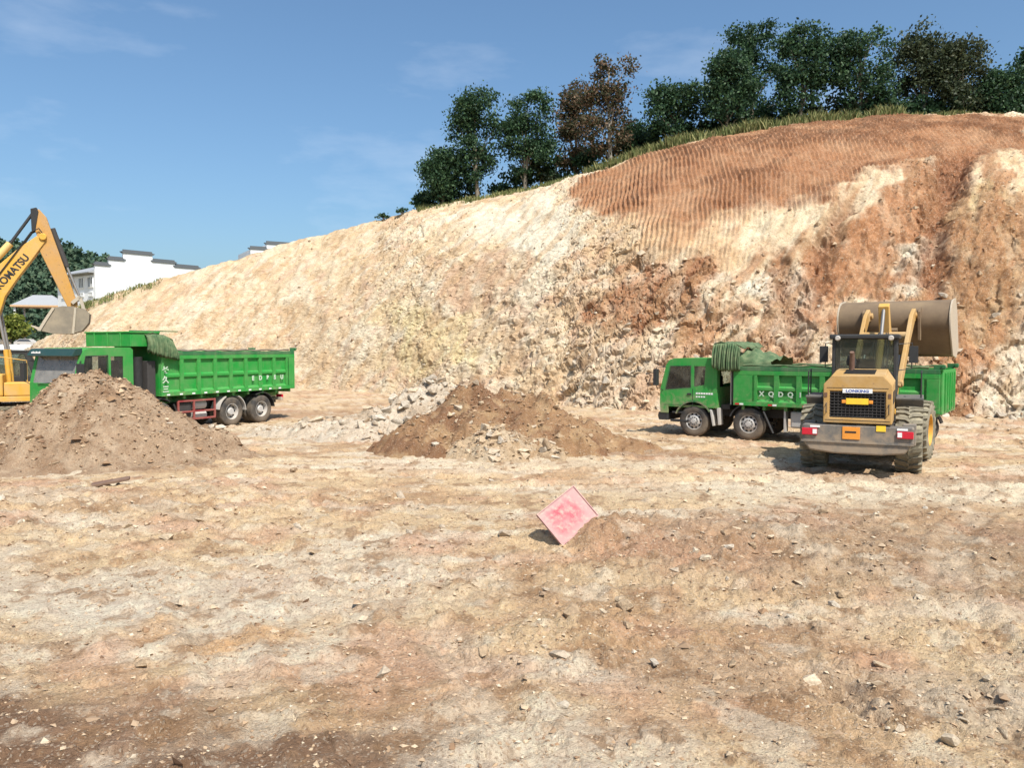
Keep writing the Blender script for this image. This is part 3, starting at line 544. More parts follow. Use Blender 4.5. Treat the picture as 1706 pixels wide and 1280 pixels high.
heap('soil_heap', 'reddish brown soil heap with rubble in the middle of the site', -5.2, 5.2, 20.6, 28.6, [(-1.15, 24.8, 2.25, 2.2, 2.4), (-.1, 24.9, 1.95, 1.8, 2.2), (.75, 24.4, 1.9, 2.1, 2.1), (1.95, 24.6, 1.1, 1.9, 1.8), (-2.5, 23.8, 1.1, 1.8, 1.5), (-.5, 23.3, 1.1, 1.5, 1.2), (1.5, 23.3, .9, 1.6, 1.1), (3.0, 24.2, .5, 1.4, 1.0)],
     [(.27, .155, .078), (.19, .098, .05), (.36, .235, .125)], 340, 60, (.07, .1, .14, .2), .25, 3500)
heap('rubble_heap', 'low heap of pale stones at the front foot of the brown heap', -3.0, 2.6, 20.9, 24.6, [(-.5, 22.7, .95, 1.9, 1.3), (.3, 22.5, .6, 1.6, .9)], [(.44, .32, .20), (.33, .22, .125), (.50, .40, .28)], 380, 60, (.07, .1, .13, .18, .24), .35, 1800, 'pebble', 150, 110)
heap('rubble_heap', 'pale grey broken rock spread beside the brown heap, towards the left truck', -10.5, .8, 25.2, 34.5, [(-2.8, 28.8, 2.2, 3.2, 2.8), (-5.0, 28.4, .8, 3.6, 2.4), (-4.2, 27.0, .7, 1.8, 1.5), (-7.6, 29, .3, 2.5, 2.2)],
     [(.49, .40, .30), (.40, .31, .22), (.55, .48, .38)], 420, 150, (.1, .13, .17, .22, .3), .75, 4500, 'pebble', 260, 210, 1.2)

# ------------------------------------------------------------------ trees
def leaves_mesh(name, P, size, seed, elong=1.5):
    r = np.random.default_rng(seed); n = len(P); a = r.normal(size=(n, 3)); a /= np.linalg.norm(a, axis=1)[:, None]; b = np.cross(a, r.normal(size=(n, 3))); b /= np.linalg.norm(b, axis=1)[:, None]
    s = size * r.uniform(.6, 1.35, (n, 1)); a = a * s * elong * .5; b = b * s * .5; mid = .15 * np.cross(a, b) / s
    V = np.stack([P - a, P + b * .9 + mid, P + a, P - b * .9 + mid], 1).reshape(-1, 3)
    return mesh_np(name, V, np.arange(n * 4).reshape(-1, 4))
def crown_points(H, cb, r, lean, seed, ncl, per, spread, lobes):
    """leaf clumps gathered in a few uneven lobes; gaps stay between them"""
    g = np.random.default_rng(seed); ch = H - cb; P = []; cents = []
    for k in range(ncl):
        if lobes: cx, cy, cz, lr, lh = lobes[g.integers(len(lobes))]
        else: cx, cy, cz, lr, lh = 0, 0, .5, 1, .5
        for _ in range(20):
            v = g.normal(size=3); v /= np.linalg.norm(v); v = v * g.uniform(.35, 1) ** .5
            z = cb + ch * (cz + v[2] * lh); x = (cx + v[0] * lr) * r + lean * (z / H); y = (cy + v[1] * lr) * r
            if cb * .6 < z < H - .1: break
        cents.append((x, y, z)); sp = spread * g.uniform(.6, 1.3); q = g.normal(size=(per, 3)) * (sp, sp, sp * .65) + (x, y, z); P.append(q)
    P = np.vstack(P); return P[P[:, 2] > .15], cents
LOB = [[(-.35, 0, .30, .6, .28), (.35, .1, .50, .6, .3), (-.25, 0, .66, .5, .24), (.1, 0, .80, .55, .2)], [(-.5, 0, .45, .48, .25), (.5, 0, .36, .48, .26), (.25, 0, .74, .55, .24), (-.35, 0, .72, .42, .2), (-.1, .2, .2, .6, .2)], [(0, 0, .28, .75, .26), (-.4, 0, .6, .5, .26), (.4, -.1, .56, .48, .26), (.05, 0, .82, .55, .18)]]
def tree(name, label, x, y, z, H, r, cb, lean, leaf, bark, seed, dens=1.0, lsize=.165):
    z -= .4 * min(1, max(0, (x - 12) / 10)); root = empty(name, (x, y, z - .15), 0, label=label, cat='tree', group='trees along the top of the hill')
    g = random.Random(seed); P, cents = crown_points(H, cb, r, lean, seed, int(33 * dens * (1 + r / 2.4)), 120, .42, LOB[seed % 3])
    tr = MB(); top = Vector((lean * .9, 0, H * .86)); pts = []; rs = []; n = 8; r0 = .05 + H * .015
    for i in range(n + 1):
        t = i / n; pts.append((top.x * t + .12 * H * .1 * math.sin(t * 4 + seed), .1 * math.sin(t * 5 + seed * 2), top.z * t)); rs.append(r0 * (1 - .82 * t))
    tr.tube(pts, rs, 7)
    for c in g.sample(cents, min(len(cents), 14)):
        c = Vector(c); k = min(n - 1, max(1, int((c.z / H) * n * .72))); s = Vector(pts[k]); m = s.lerp(c, .5) + Vector((0, 0, .12 * (c - s).length)); tr.tube([s, m, c], [rs[k] * .5, rs[k] * .3, .012], 5)
    tr.build('trunk', bark, root, sm=60)
    link('crown', leaves_mesh('crown', P, lsize, seed + 50), leaf, root); return root
TREES=[ # x y z height crown_radius crown_bottom lean kind
(-3.0, 69.3, 15.5, 10.2, 2.46, 1.9, -0.1, 'g') ,
(-6.0, 70.1, 15.3, 5.1, 2.04, 0.6, 0.1, 'g') ,
(1.0, 68.6, 15.9, 8.9, 2.43, 2.0, 0.4, 'g') ,
(5.3, 69.2, 16.2, 9.7, 1.94, 2.1, 0.1, 'b') ,
(7.6, 63.9, 16.9, 9.8, 2.48, 1.1, 0.1, 'r') ,
(9.8, 66.6, 17.3, 3.9, 1.61, 1.1, 0.1, 'g') ,
(12.6, 63.0, 18.1, 5.6, 2.73, 0.7, 0.0, 'g') ,
(16.2, 61.5, 18.8, 6.7, 2.68, 0.7, -0.1, 'g') ,
(18.9, 64.8, 19.0, 10.8, 3.14, 2.4, 0.1, 'g') ,
(21.3, 60.4, 19.3, 8.1, 2.37, 0.6, 0.3, 'g') ,
(25.4, 59.6, 19.5, 7.5, 2.74, 1.0, -0.1, 'g') ,
(30.7, 60.8, 19.7, 7.8, 2.5, 1.2, -0.2, 'o') ,
(32.6, 59.2, 19.8, 6.2, 2.03, 0.7, 0.0, 'o') ,
(35.5, 59.2, 19.7, 3.9, 1.77, 0.7, -0.1, 'g') ,
(38.0, 59.2, 19.6, 6.0, 1.92, 1.1, 0.4, 'g') ,
]
BUSH=[
(-7.2, 72.1, 15.0, 1.9, 1.61) ,
(-4.4, 71.8, 15.2, 2.8, 1.88) ,
(-0.2, 71.1, 15.6, 3.1, 2.12) ,
(2.7, 69.9, 15.9, 3.5, 2.09) ,
(4.3, 69.9, 16.0, 3.9, 1.83) ,
(6.7, 68.2, 16.5, 3.3, 1.78) ,
(10.8, 65.3, 17.6, 2.7, 1.71) ,
(14.7, 64.0, 18.4, 2.5, 2.15) ,
(17.1, 63.3, 18.9, 2.3, 2.12) ,
(19.7, 63.3, 19.1, 2.8, 2.13) ,
(22.0, 61.9, 19.3, 2.6, 2.08) ,
(24.1, 60.6, 19.4, 2.6, 2.04) ,
(26.9, 60.3, 19.6, 2.3, 2.02) ,
(29.5, 60.1, 19.7, 2.1, 2.02) ,
(32.1, 60.0, 19.8, 2.0, 2.01) ,
(34.8, 60.0, 19.7, 1.8, 1.79) ,
(37.5, 60.0, 19.6, 2.0, 1.79) ,
(-11.5, 72.4, 14.5, 0.4, 0.76) ,
(-9.6, 71.2, 14.8, -0.0, 0.53) ,
]
TL = ['tall dark green tree, leftmost tall one on the ridge', 'low spreading green tree at the left end of the ridge row', 'slim green tree just left of the brown-leaved trees', 'dark brownish tree close behind the tall brown-leaved tree', 'tall brown-leaved tree with a pale bare trunk',
      'small dark tree tucked right of the brown-leaved tree', 'round dark tree between the brown-leaved tree and the tall group', 'lower left tree of the tall group with open branches', 'highest green tree on the ridge, crown nearly at the picture top', 'pointed green tree right of the highest tree',
      'broad dark green tree above the middle of the red slope', 'wide olive-grey tree above the right of the red slope', 'olive tree at the right end of the tall row', 'short tree in the dip near the right edge', 'dark tree cut off by the right edge of the picture']
for i, (x, y, z, H, r, cb, ln, k) in enumerate(TREES):
    tree('broadleaf_tree', TL[i], x, y, z, H, r * .93, max(cb * .8, H * .12), ln, {'g': 'leaf', 'o': 'leaf2', 'b': 'leafr', 'r': 'leafr'}[k], 'bark2' if k in 'ro' else 'bark', 40 + i * 3 + (i % 2), {'r': .9, 'b': 1.0}.get(k, 1.45 if i < 3 else 1.2))
BL = ['below the leftmost tall tree', 'under the leftmost tall tree, right side', 'left of the slim green tree', 'under the slim green tree', 'between the slim tree and the brown trees', 'beneath the brown-leaved trees', 'right of the brown-leaved trees', 'left of the tall group', 'under the lower left tree of the tall group', 'under the highest tree', 'under the pointed green tree', 'left of the broad dark tree', 'right under the broad dark tree', 'left under the olive-grey tree', 'right under the olive-grey tree', 'under the short tree in the dip', 'at the right edge of the ridge', 'small, alone on the bare crest left of the trees', 'tiny, on the bare crest next to the small lone shrub']
for i, (x, y, z, H, r) in enumerate(BUSH):
    H = max(H, .55); root = empty('shrub', (x, y, z - .1 - .4 * min(1, max(0, (x - 12) / 10))), 0, label='dark green shrub ' + BL[i], cat='shrub', group='undergrowth on the ridge')
    P, ce = crown_points(H, .1, r, 0, 200 + i, 26 if H > 1 else 10, 60 if H > 1 else 30, .32 if H > 1 else .14, LOB[i % 3]); P[:, 2] = np.abs(P[:, 2]); link('foliage', leaves_mesh('foliage', P, .22 if H > 1 else .13, 300 + i), 'leaf2' if i % 4 == 3 else 'leaf', root)
    st = MB(); [st.tube([(0, 0, 0), (c[0] * .5, c[1] * .5, c[2] * .6), c], [.04, .025, .008], 5) for c in ce[:6]]; st.build('stem', 'bark', root)
# grass fringe on the crest
def blades(name, c0, c1, t0, t1, n, hmin, hmax, mat, label, seed, dens=None):
    r = np.random.default_rng(seed); c = r.uniform(c0, c1, n); t = r.uniform(t0, t1, n); P = hill(c, t); k = fbm(P / 1.6, 3, seed); keep = k > r.uniform(-.55, .25, n); P = P[keep]; n = len(P)
    h = r.uniform(hmin, hmax, n) * (1 + .5 * k[keep]); a = r.uniform(0, 6.28, n); w = .035 + .03 * r.random(n); d = np.column_stack([np.cos(a), np.sin(a), 0 * a]); bend = r.normal(0, .3, (n, 2)) * h[:, None]; b = P - (0, 0, .12)
    m_ = b + np.column_stack([bend * .35, h * .6]); tip = b + np.column_stack([bend, h])
    V = np.stack([b - d * w[:, None], b + d * w[:, None], m_ + d * w[:, None] * .7, tip, m_ - d * w[:, None] * .7], 1).reshape(-1, 3)
    return tag(link(name, mesh_np(name, V, np.arange(n * 5).reshape(-1, 5)), mat), label, kind='stuff')
blades('grass', 8.7, 12.6, .975, 1.075, 14000, .35, .95, 'grass', 'yellow-green grass along the top edge of the red slope', 1)
blades('grass', 12.6, 14.4, .99, 1.06, 3500, .15, .5, 'grass', 'short grass on the crest at the right', 2)
blades('grass', 6.9, 8.6, .955, 1.03, 2600, .2, .5, 'grass', 'sparse grass on the crest below the left trees', 3)
blades('grass', 2.9, 3.7, .9, 1.05, 900, .2, .5, 'grass', 'sparse grass on the low crest before the white building', 4)

# ------------------------------------------------------------------ beyond the hill, left
tb = MB(); tb.plate([(-260, 138), (-62, 138), (-62, 420), (-260, 420)], -1, 3.0, 'z'); tag(tb.build('terrace', plain('terrace_earth', (.40, .31, .24), .95)), 'flat raised ground with a road beyond the site', kind='structure')
tag(MB().box(-150, -82, 137.2, 137.9, 0, 3.5).build('low_wall', 'wall', bev=.03), 'long low white wall along the far road, behind the excavator', 'wall')
wd = np.random.default_rng(8); n = 42000
wx = wd.uniform(-185, -70, n); wyy = wd.uniform(172, 235, n)
wz = 3 + (15 * np.exp(-((wx + 132) / 30) ** 2) + 11) * sst(165, 212, wyy) * (1 - .85 * sst(-95, -72, wx)) + 3.2 * np.abs(fbm(np.column_stack([wx, wyy, 0 * wx]) / 7, 3, 7)) * 2 + wd.uniform(-2, .6, n)
tag(link('woodland', leaves_mesh('woodland', np.column_stack([wx, wyy, wz]), 1.05, 9, 1.2), 'leaff'), 'far wooded hillside behind the excavator arm', kind='stuff')
gxx, gyy = np.meshgrid(np.linspace(-200, -66, 40), np.linspace(168, 250, 26)); wx, wyy = gxx.ravel(), gyy.ravel()
me = mesh_np('wooded_hill', np.column_stack([wx, wyy, 1.0 + (15 * np.exp(-((wx + 132) / 30) ** 2) + 11) * sst(165, 212, wyy) * (1 - .85 * sst(-95, -72, wx))]), grid_faces(26, 40)); smooth(me)
tag(link('wooded_hill', me, plain('wood_floor', (.035, .06, .03), 1)), 'slope under the far wood', kind='structure')
def far_tree(label, x, y, z, H, r, seed, leaf):
    root = empty('roadside_tree', (x, y, z), 0, label=label, cat='tree', group='trees by the far road'); P, ce = crown_points(H, H * .2, r, 0, seed, 40, 50, .55, LOB[seed % 3]); link('crown', leaves_mesh('crown', P, .5, seed), leaf, root)
    t = MB(); t.tube([(0, 0, -.2), (.1, 0, H * .4), (0, 0, H * .75)], [.22, .15, .05], 7); [t.tube([(.1, 0, H * .35), c], [.08, .02], 5) for c in ce[:8]]; t.build('trunk', 'bark', root)
far_tree('yellow-green roadside tree at the left edge below the excavator boom', -89, 143, 3, 5.6, 3.4, 21, 'leafy'); far_tree('green roadside tree between the boom and the pavilion', -93.5, 149, 3, 7.5, 3.4, 22, 'leaff'); far_tree('darker roadside tree behind the excavator bucket', -82, 152, 3, 7, 3, 24, 'leaff')

def window(root, name, mt, w, h):
    """frame with two mullions and a recessed pane, in the plane of mt"""
    f = MB().plate([(-w / 2, -h / 2), (w / 2, -h / 2), (w / 2, h / 2), (-w / 2, h / 2)], 0, .14, 'z', [[(-w / 2 + .1 + i * (w - .1) / 3, -h / 2 + .1), (-w / 2 + (i + 1) * (w - .1) / 3, -h / 2 + .1), (-w / 2 + (i + 1) * (w - .1) / 3, h / 2 - .1), (-w / 2 + .1 + i * (w - .1) / 3, h / 2 - .1)] for i in range(3)]).build(name, 'white', root); f.matrix_local = mt
    MB().box(-w / 2 + .05, w / 2 - .05, -h / 2 + .05, h / 2 - .05, .03, .06).build('pane', 'pane', f); return f
def cap(root, p0, p1, z, d, wid=.62):
    """tiled coping of a stepped gable, with upturned ends"""
    m = MB(); L_ = p1 - p0
    m.plate([(p0 - .35, z + .22), (p0 - .1, z), (p1 + .1, z), (p1 + .35, z + .22), (p1 + .15, z + .24), (p1 - .1, z + .34), (p0 + .1, z + .34), (p0 - .15, z + .24)], -wid / 2, wid / 2, 'y')
    m.plate([(p0, z + .34), (p1, z + .34), (p1, z + .52), (p0, z + .52)], -.13, .13, 'y'); return m.build('coping', 'tile', root)
b = empty('white_building', (-56.7, 110, 0), math.atan2(.79, .62), label='white building with stepped gable wall and dark tiled copings', cat='building')   # local x runs along the gable, y to the facade side
ST = [(0, 1.85, 14.2), (1.85, 3.9, 15.1), (3.9, 8.1, 16.2), (8.1, 11.5, 15.3), (11.5, 15.3, 14.8)]
pl = [(0, 0)] + [q for a, c, z in ST for q in ((a, z), (c, z))] + [(15.3, 0)]
MB().plate(pl, 0, .35, 'y').build('gable_wall', 'wall', b)
for a, c, z in ST: o = cap(b, a + .02, c - .02, z + .01, 0); o.location.y = .17
MB().box(.1, .45, .35, 12, 0, 13.2).build('facade_wall', 'wall', b)
MB().plate([(-.75, 13.2), (-.75, 13.32), (6.5, 15.4), (13.8, 13.32), (13.8, 13.2)], .36, 12.4, 'y').build('roof', 'tile2', b)
MB().box(.0, .1, .4, 12, 12.95, 13.15).build('eaves', 'tile2', b)
for zz, hh, ww in ((12.0, 1.5, 1.55), (10.35, .6, 1.2), (7.8, 1.6, 1.55), (4.2, 1.6, 1.55)):
    for yy in (1.6, 4.3, 7.2, 10): window(b, 'window', frame((.1, yy, zz), (0, -1, 0), (0, 0, 1)), ww, hh)
b = empty('white_building', (-39.4, 122, .9), math.atan2(.5, .86), label='white stepped wall top showing above the crest of the hill', cat='building')
MB().plate([(0, 0), (0, 16.9), (2.4, 16.9), (2.4, 17.8), (6.8, 17.8), (6.8, 0)], 0, 9, 'y').build('wall', 'wall', b)
for a, c, z in ((0, 2.35, 16.9), (2.4, 6.8, 17.8)): o = cap(b, a, c, z + .01, 0); o.location.y = .2
b = empty('white_building', (-53.0, 127, 0), math.atan2(.3, .95), label='low white wing with short tiled copings right of the tall gable', cat='building')
MB().plate([(0, 0), (0, 13.6), (1.9, 13.6), (1.9, 14.5), (6.2, 14.5), (6.2, 0)], 0, 6, 'y').build('wall', 'wall', b)
for a, c, z in ((0, 1.85, 13.6), (1.9, 6.2, 14.5)): o = cap(b, a, c, z + .01, 0); o.location.y = .2
b = empty('pavilion', (-87.2, 150, 3), .25, label='small pavilion with grey hipped roof and pale eaves behind the excavator bucket', cat='pavilion')
rf = MB(); rf.add([(-4.4, -3, 7.7), (4.4, -3, 7.7), (4.4, 3, 7.7), (-4.4, 3, 7.7), (-1.6, 0, 9.7), (1.6, 0, 9.7)], [(0, 1, 5, 4), (1, 2, 5), (2, 3, 4, 5), (3, 0, 4), (3, 2, 1, 0)]); rf.build('roof', 'tile2', b)
MB().box(-4.5, 4.5, -3.1, 3.1, 7.35, 7.69).build('fascia', 'fascia', b, .04)
for sx in (-3.9, 3.9):
    for sy in (-2.5, 2.5): MB().cyl((sx, sy, 0), (sx, sy, 7.35), .2, n=12).build('column', 'wall', b, sm=40)
def small_car(x, y, z, rz, mat, label):
    c = empty('parked_car', (x, y, z), rz, label=label, cat='car', group='cars parked by the far road')
    MB().plate([(-2.1, .35), (2.15, .35), (2.2, .75), (1.9, .95), (1.0, 1.0), (.4, 1.46), (-1.2, 1.48), (-1.85, 1.02), (-2.15, .95)], -.86, .86, 'y').build('body', mat, c, .06)
    for s in (-1, 1): MB().plate([(.85, 1.02), (.36, 1.4), (-1.15, 1.42), (-1.65, 1.05)], s * .865, s * .872, 'y').build('side_window', 'pane', c)
    for wx_ in (-1.3, 1.35):
        for s in (-1, 1): MB().lathe([(.05, .1), (.2, .11), (.33, .08), (.33, -.08), (.05, -.1)], (wx_, s * .8, .33), 'y', 16).build('wheel', 'rubber', c)
small_car(-84.9, 141.5, 3, .1, 'rim', 'silver car parked on the far road behind the excavator'); small_car(-89.9, 140.2, 3, .0, 'grey', 'dark grey car parked left of the silver one on the far road')

# ------------------------------------------------------------------ wheels
def arc(cx, cz, r, a0, a1, n): return [(cx + r * math.cos(R(a0 + (a1 - a0) * i / n)), cz + r * math.sin(R(a0 + (a1 - a0) * i / n))) for i in range(n + 1)]
def truck_wheel(root, x, y, r, side, dual=False):
    """tyre (thing's part) with rim and hub as its pieces; side = +1 shows to +y"""
    w = .15 if not dual else .15; t = MB()
    prof = [(r * .56, -w), (r * .62, -w - .012), (r * .80, -w - .02), (r * .93, -w), (r * .985, -w + .03)]
    for g in (-.075, -.025, .025, .075): prof += [(r, g - .028), (r, g + .014), (r - .018, g + .016), (r - .018, g + .021)]
    prof += [(r * .985, w - .03), (r * .93, w), (r * .80, w + .02), (r * .62, w + .012), (r * .56, w)]
    t.lathe(prof, n=40); ty = t.build('tyre', 'rubber', root, sm=30, loc=(x, y, r))
    rm = MB(); s = side; q = r * .57
    if not dual: pr = [(q, -w * .9), (q, w * .95), (q * .93, w * .95), (q * .88, w * .55), (q * .62, w * .75), (q * .55, w * .95), (q * .30, w * .95), (q * .27, w * 1.25), (.001, w * 1.28)]
    else: pr = [(q, -w * .9), (q, w * .98), (q * .93, w * .98), (q * .86, w * .3), (q * .80, -w * .3), (q * .55, -w * .35), (q * .48, -w * .2), (q * .46, w * .55), (q * .38, w * .75), (.001, w * .78)]
    rm.lathe([(a, b * s) for a, b in pr], n=32); rmo = rm.build('rim', 'rim', ty, sm=35)
    bl = MB(); dk = MB()
    for k in range(10):
        a = 2 * math.pi * k / 10; c, d = math.cos(a), math.sin(a)
        if not dual: bl.cyl((c * q * .43, w * .9 * s, d * q * .43), (c * q * .43, w * 1.12 * s, d * q * .43), .017, n=6); dk.cyl((c * q * .75, w * .60 * s, d * q * .75), (c * q * .75, w * .72 * s, d * q * .75), .038, n=10)
        else: bl.cyl((c * q * .66, -w * .35 * s, d * q * .66), (c * q * .66, -w * .1 * s, d * q * .66), .017, n=6); dk.cyl((c * q * .84, -w * .2 * s, d * q * .84), (c * q * .84, w * .12 * s, d * q * .84), .03, n=8)
    tag(bl.build('wheel_nuts', 'chassis', ty), kind='stuff'); tag(dk.build('hand_holes', 'black', ty), kind='stuff')
    if dual: ty2 = link('inner_tyre', ty.data, None, root); ty2.location = (x, y - side * .36, r)
    return ty

# ------------------------------------------------------------------ dump trucks
def dump_truck(loc, head, label, bx0, bx1, bt, bb, fax, rax, T, r, style, nametext):
    o = empty('dump_truck', loc, R(head), label=label, cat='dump truck', group='green dump trucks'); hw = 1.22; CL = 2.12; sl = 1.62 if style == 'R' else 1.9
    # cab shell
    ax = fax[0]; low = 1.02
    arch = arc(ax, r, r + .17, 180 - math.degrees(math.asin((low - r) / (r + .17))), math.degrees(math.asin((low - r) / (r + .17))), 10)
    prof = [(-.03, .78), (0, 1.15), (-.015, sl), (-.24, T - .24), (-.36, T - .08), (-.55, T - .02), (-CL + .1, T), (-CL, T - .08), (-CL, low)] + arch + [(-.32, low), (-.32, .78)]
    wl = 1.60 if style == 'R' else 1.84
    w1 = [(-.20, wl), (-.40, T - .30), (-1.16, T - .28), (-1.16, wl + (.1 if style == 'R' else 0))]
    w2 = [(-1.28, wl + .12), (-1.28, T - .28), (-1.70, T - .28), (-1.66, wl + .2)] if style == 'R' else [(-1.28, wl), (-1.28, T - .30), (-1.74, T - .30), (-1.74, wl)]
    cab = MB(); cab.plate(prof, hw - .05, hw, 'y', [w1, w2]); cab.plate(prof, -hw, -hw + .05, 'y', [w1, w2]); ins = hw - .05
    cab.plate([(-.015, sl), (-.24, T - .24), (-.30, T - .235), (-.075, sl)], ins - .1, ins, 'y'); cab.plate([(-.015, sl), (-.24, T - .24), (-.30, T - .235), (-.075, sl)], -ins, -ins + .1, 'y')
    cab.plate([(-.03, .78), (0, 1.15), (-.015, sl), (-.10, sl), (-.10, .78)], -ins, ins, 'y')
    cab.plate([(-.24, T - .24), (-.36, T - .08), (-.55, T - .02), (-CL + .1, T), (-CL, T - .08), (-CL + .05, T - .12), (-CL + .1, T - .05), (-.55, T - .08), (-.42, T - .12), (-.30, T - .24)], -ins, ins, 'y')
    cab.plate([(-ins, low), (ins, low), (ins, T - .10), (-ins, T - .10)], -CL, -CL + .05, 'x', [[(-.98, 1.72), (.98, 1.72), (.98, T - .3), (-.98, T - .3)]])
    cab.box(-CL + .05, -.1, -ins, ins, low - .02, low + .06)
    cb = cab.build('cab', 'green', o, .022)
    # glass
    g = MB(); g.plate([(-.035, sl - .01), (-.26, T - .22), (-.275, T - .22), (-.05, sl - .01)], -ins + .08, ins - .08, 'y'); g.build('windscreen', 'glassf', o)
    for s in (-1, 1):
        for wdw in (w1, w2): MB().plate(wdw, s * (hw - .03), s * (hw - .022), 'y').build('side_window', 'glass', o)
        # window rubber and door seams
        wr_ = MB(); big = [(x + (-.025 if x < -.8 else .025), z + (-.025 if z < 2 else .025)) for x, z in w1]; wr_.plate(big, s * (hw + .004), s * (hw - .01), 'y', [w1]); wr_.build('window_seal', 'dark' if style == 'L' else 'green_dk', o)
        seam = MB(); seam.plate([(-.13, 1.06), (-1.245, 1.06 + .02), (-1.245, wl + .05), (-1.225, wl + .05), (-1.225, 1.06 + .035), (-.15, 1.06 + .015)], s * (hw + .003), s * (hw - .01), 'y'); seam.build('door_seam', 'black', o)
        MB().box(-1.19, -1.04, s * hw, s * (hw + .03), 1.44, 1.50).build('door_handle', 'dark', o, .008)
        # mirrors
        mr = MB(); mr.box(-.05, .07, s * (hw + .18), s * (hw + .40), wl + .15, wl + .72); mr.tube([(-.22, s * hw, wl + .8), (.0, s * (hw + .28), wl + .78), (.0, s * (hw + .28), wl + .1), (-.12, s * hw, wl - .02)], .016, 6); mr.build('mirror', 'dark', o, .02)
        hl = MB().box(-.06, .035, s * .70, s * 1.10, .84, 1.02).build('headlight', 'rim', o, .03)
        st = MB().box(-1.02 if style == 'R' else -.95, -.40, s * (hw - .22), s * (hw - .02), .48, .56); st.box(-.95, -.45, s * (hw - .22), s * (hw - .04), .78, .84)
        st.build('cab_step', 'dark', o, .01)
        # mud wings round the first wheels
        wg = MB(); wg.plate(arc(ax, r, r + .17, 150, 20, 10) + arc(ax, r, r + .12, 20, 150, 10), s * (hw - .30), s * (hw + .02), 'y'); wg.build('wheel_arch', 'green_dk' if style == 'R' else 'dark', o)
        mf = MB(); mf.plate([(ax - r - .13, .95), (ax - r - .22, .42), (ax - r - .17, .40), (ax - r - .06, .97)], s * (hw - .36), s * (hw + .02), 'y'); mf.plate([(ax - r - .36, 1.02), (ax - r - .40, .45), (ax - r - .34, .44), (ax - r - .28, 1.02)], s * (hw - .36), s * (hw - .05), 'y'); mf.build('mudguard', 'rim', o, .01)
        wg = MB(); wg.plate(arc(fax[1], r, r + .14, 125, 20, 10) + arc(fax[1], r, r + .10, 20, 125, 10), s * (hw - .32), s * (hw - .0), 'y'); wg.tube([(fax[1] - r * .95, s * hw, r + .45), (fax[1] - r - .30, s * hw, r - .25)], .035, 6); wg.build('wheel_arch', 'dark', o)
    bp = MB(); bp.plate([(-.30, .52), (.05, .52), (.09, .66), (.06, .80), (-.30, .80)], -hw + .02, hw - .02, 'y'); bp.build('bumper', 'green_dk' if style == 'L' else 'dark', o, .03)
    gr = MB()
    for k in range(3): gr.box(-.02, .022, -.72, .72, 1.10 + k * .13 + (.1 if style == 'L' else 0), 1.18 + k * .13 + (.1 if style == 'L' else 0))
    gr.build('grille', 'black', o); MB().tube([(.005, -.75, sl - .04), (.02, 0, sl + .02), (-.02, .5, sl + .25)], .012, 6).build('wiper', 'black', o)
    if style == 'L':
        vs = MB(); vs.plate([(-.26, T - .24), (.06, T - .30), (.08, T - .27), (-.06, T - .05), (-.30, T - .03)], -hw + .02, hw - .02, 'y'); v_ = vs.build('sun_visor', plain('dark_green_visor', (.015, .05, .04), .3), o, .01)
        for k in range(6): MB().box(0, .012, -.95 + k * .085, -.89 + k * .085, T - .20, T - .15 + .02 * (k % 2), Matrix.Translation((.09, 0, 0)) @ Matrix.Rotation(-.5, 4, 'Y') if False else Matrix.Translation((.062 - .0 * k, 0, 0))).build('lettering', 'white', o)
    # inside: dashboard, seats, wheel
    MB().plate([(-.11, 1.1), (-.12, sl + .02), (-.40, sl - .02), (-.48, 1.4), (-.48, 1.1)], -ins + .01, ins - .01, 'y').build('dashboard', 'black', o, .02)
    for s in (-.6, .6):
        st = MB(); st.box(-1.35, -.78, s - .27, s + .27, 1.22, 1.40); st.box(-1.50, -1.36, s - .27, s + .27, 1.22, 2.05); st.box(-1.49, -1.38, s - .14, s + .14, 2.07, 2.28); st.build('seat', 'seat', o, .04)
    sw = MB(); sw.tube([(-.62 + .10 * math.cos(a), .6 + .24 * math.sin(a), 1.75 + .2 * math.cos(a)) for a in [i * math.pi / 10 for i in range(21)]], .016, 6); sw.tube([(-.45, .6, 1.5), (-.62, .6, 1.75)], .03, 6); sw.build('steering_wheel', 'black', o)
    MB().box(-CL + .06, -CL + .09, -ins + .02, ins - .02, low + .1, 1.7).build('cab_lining', 'seat', o)
    # chassis
    ch = MB()
    for s in (-.42, .42): ch.box(bx1 + .3, -.25, s - .05, s + .05, .72, 1.0)
    for x in (-.9, -2.3, -4.2, -5.8, bx1 + 1.2): ch.box(x - .06, x + .06, -.42, .42, .74, .96)
    for x in list(fax) + list(rax): ch.cyl((x, -1.0, r), (x, 1.0, r), .09, n=10)
    for x in rax: ch.lathe([(.02, -.25), (.2, -.18), (.24, 0), (.2, .18), (.02, .25)], (x, 0, r), 'y', 14)
    ch.box(-CL - .35, -CL - .05, -.95, .95, .98, bb - .02) ; ch.build('chassis', 'chassis', o)
    for s in (-1, 1):
        for x in fax: truck_wheel(o, x, s * 1.03, r, s)
        for x in rax: truck_wheel(o, x, s * 1.05, r, s, True)
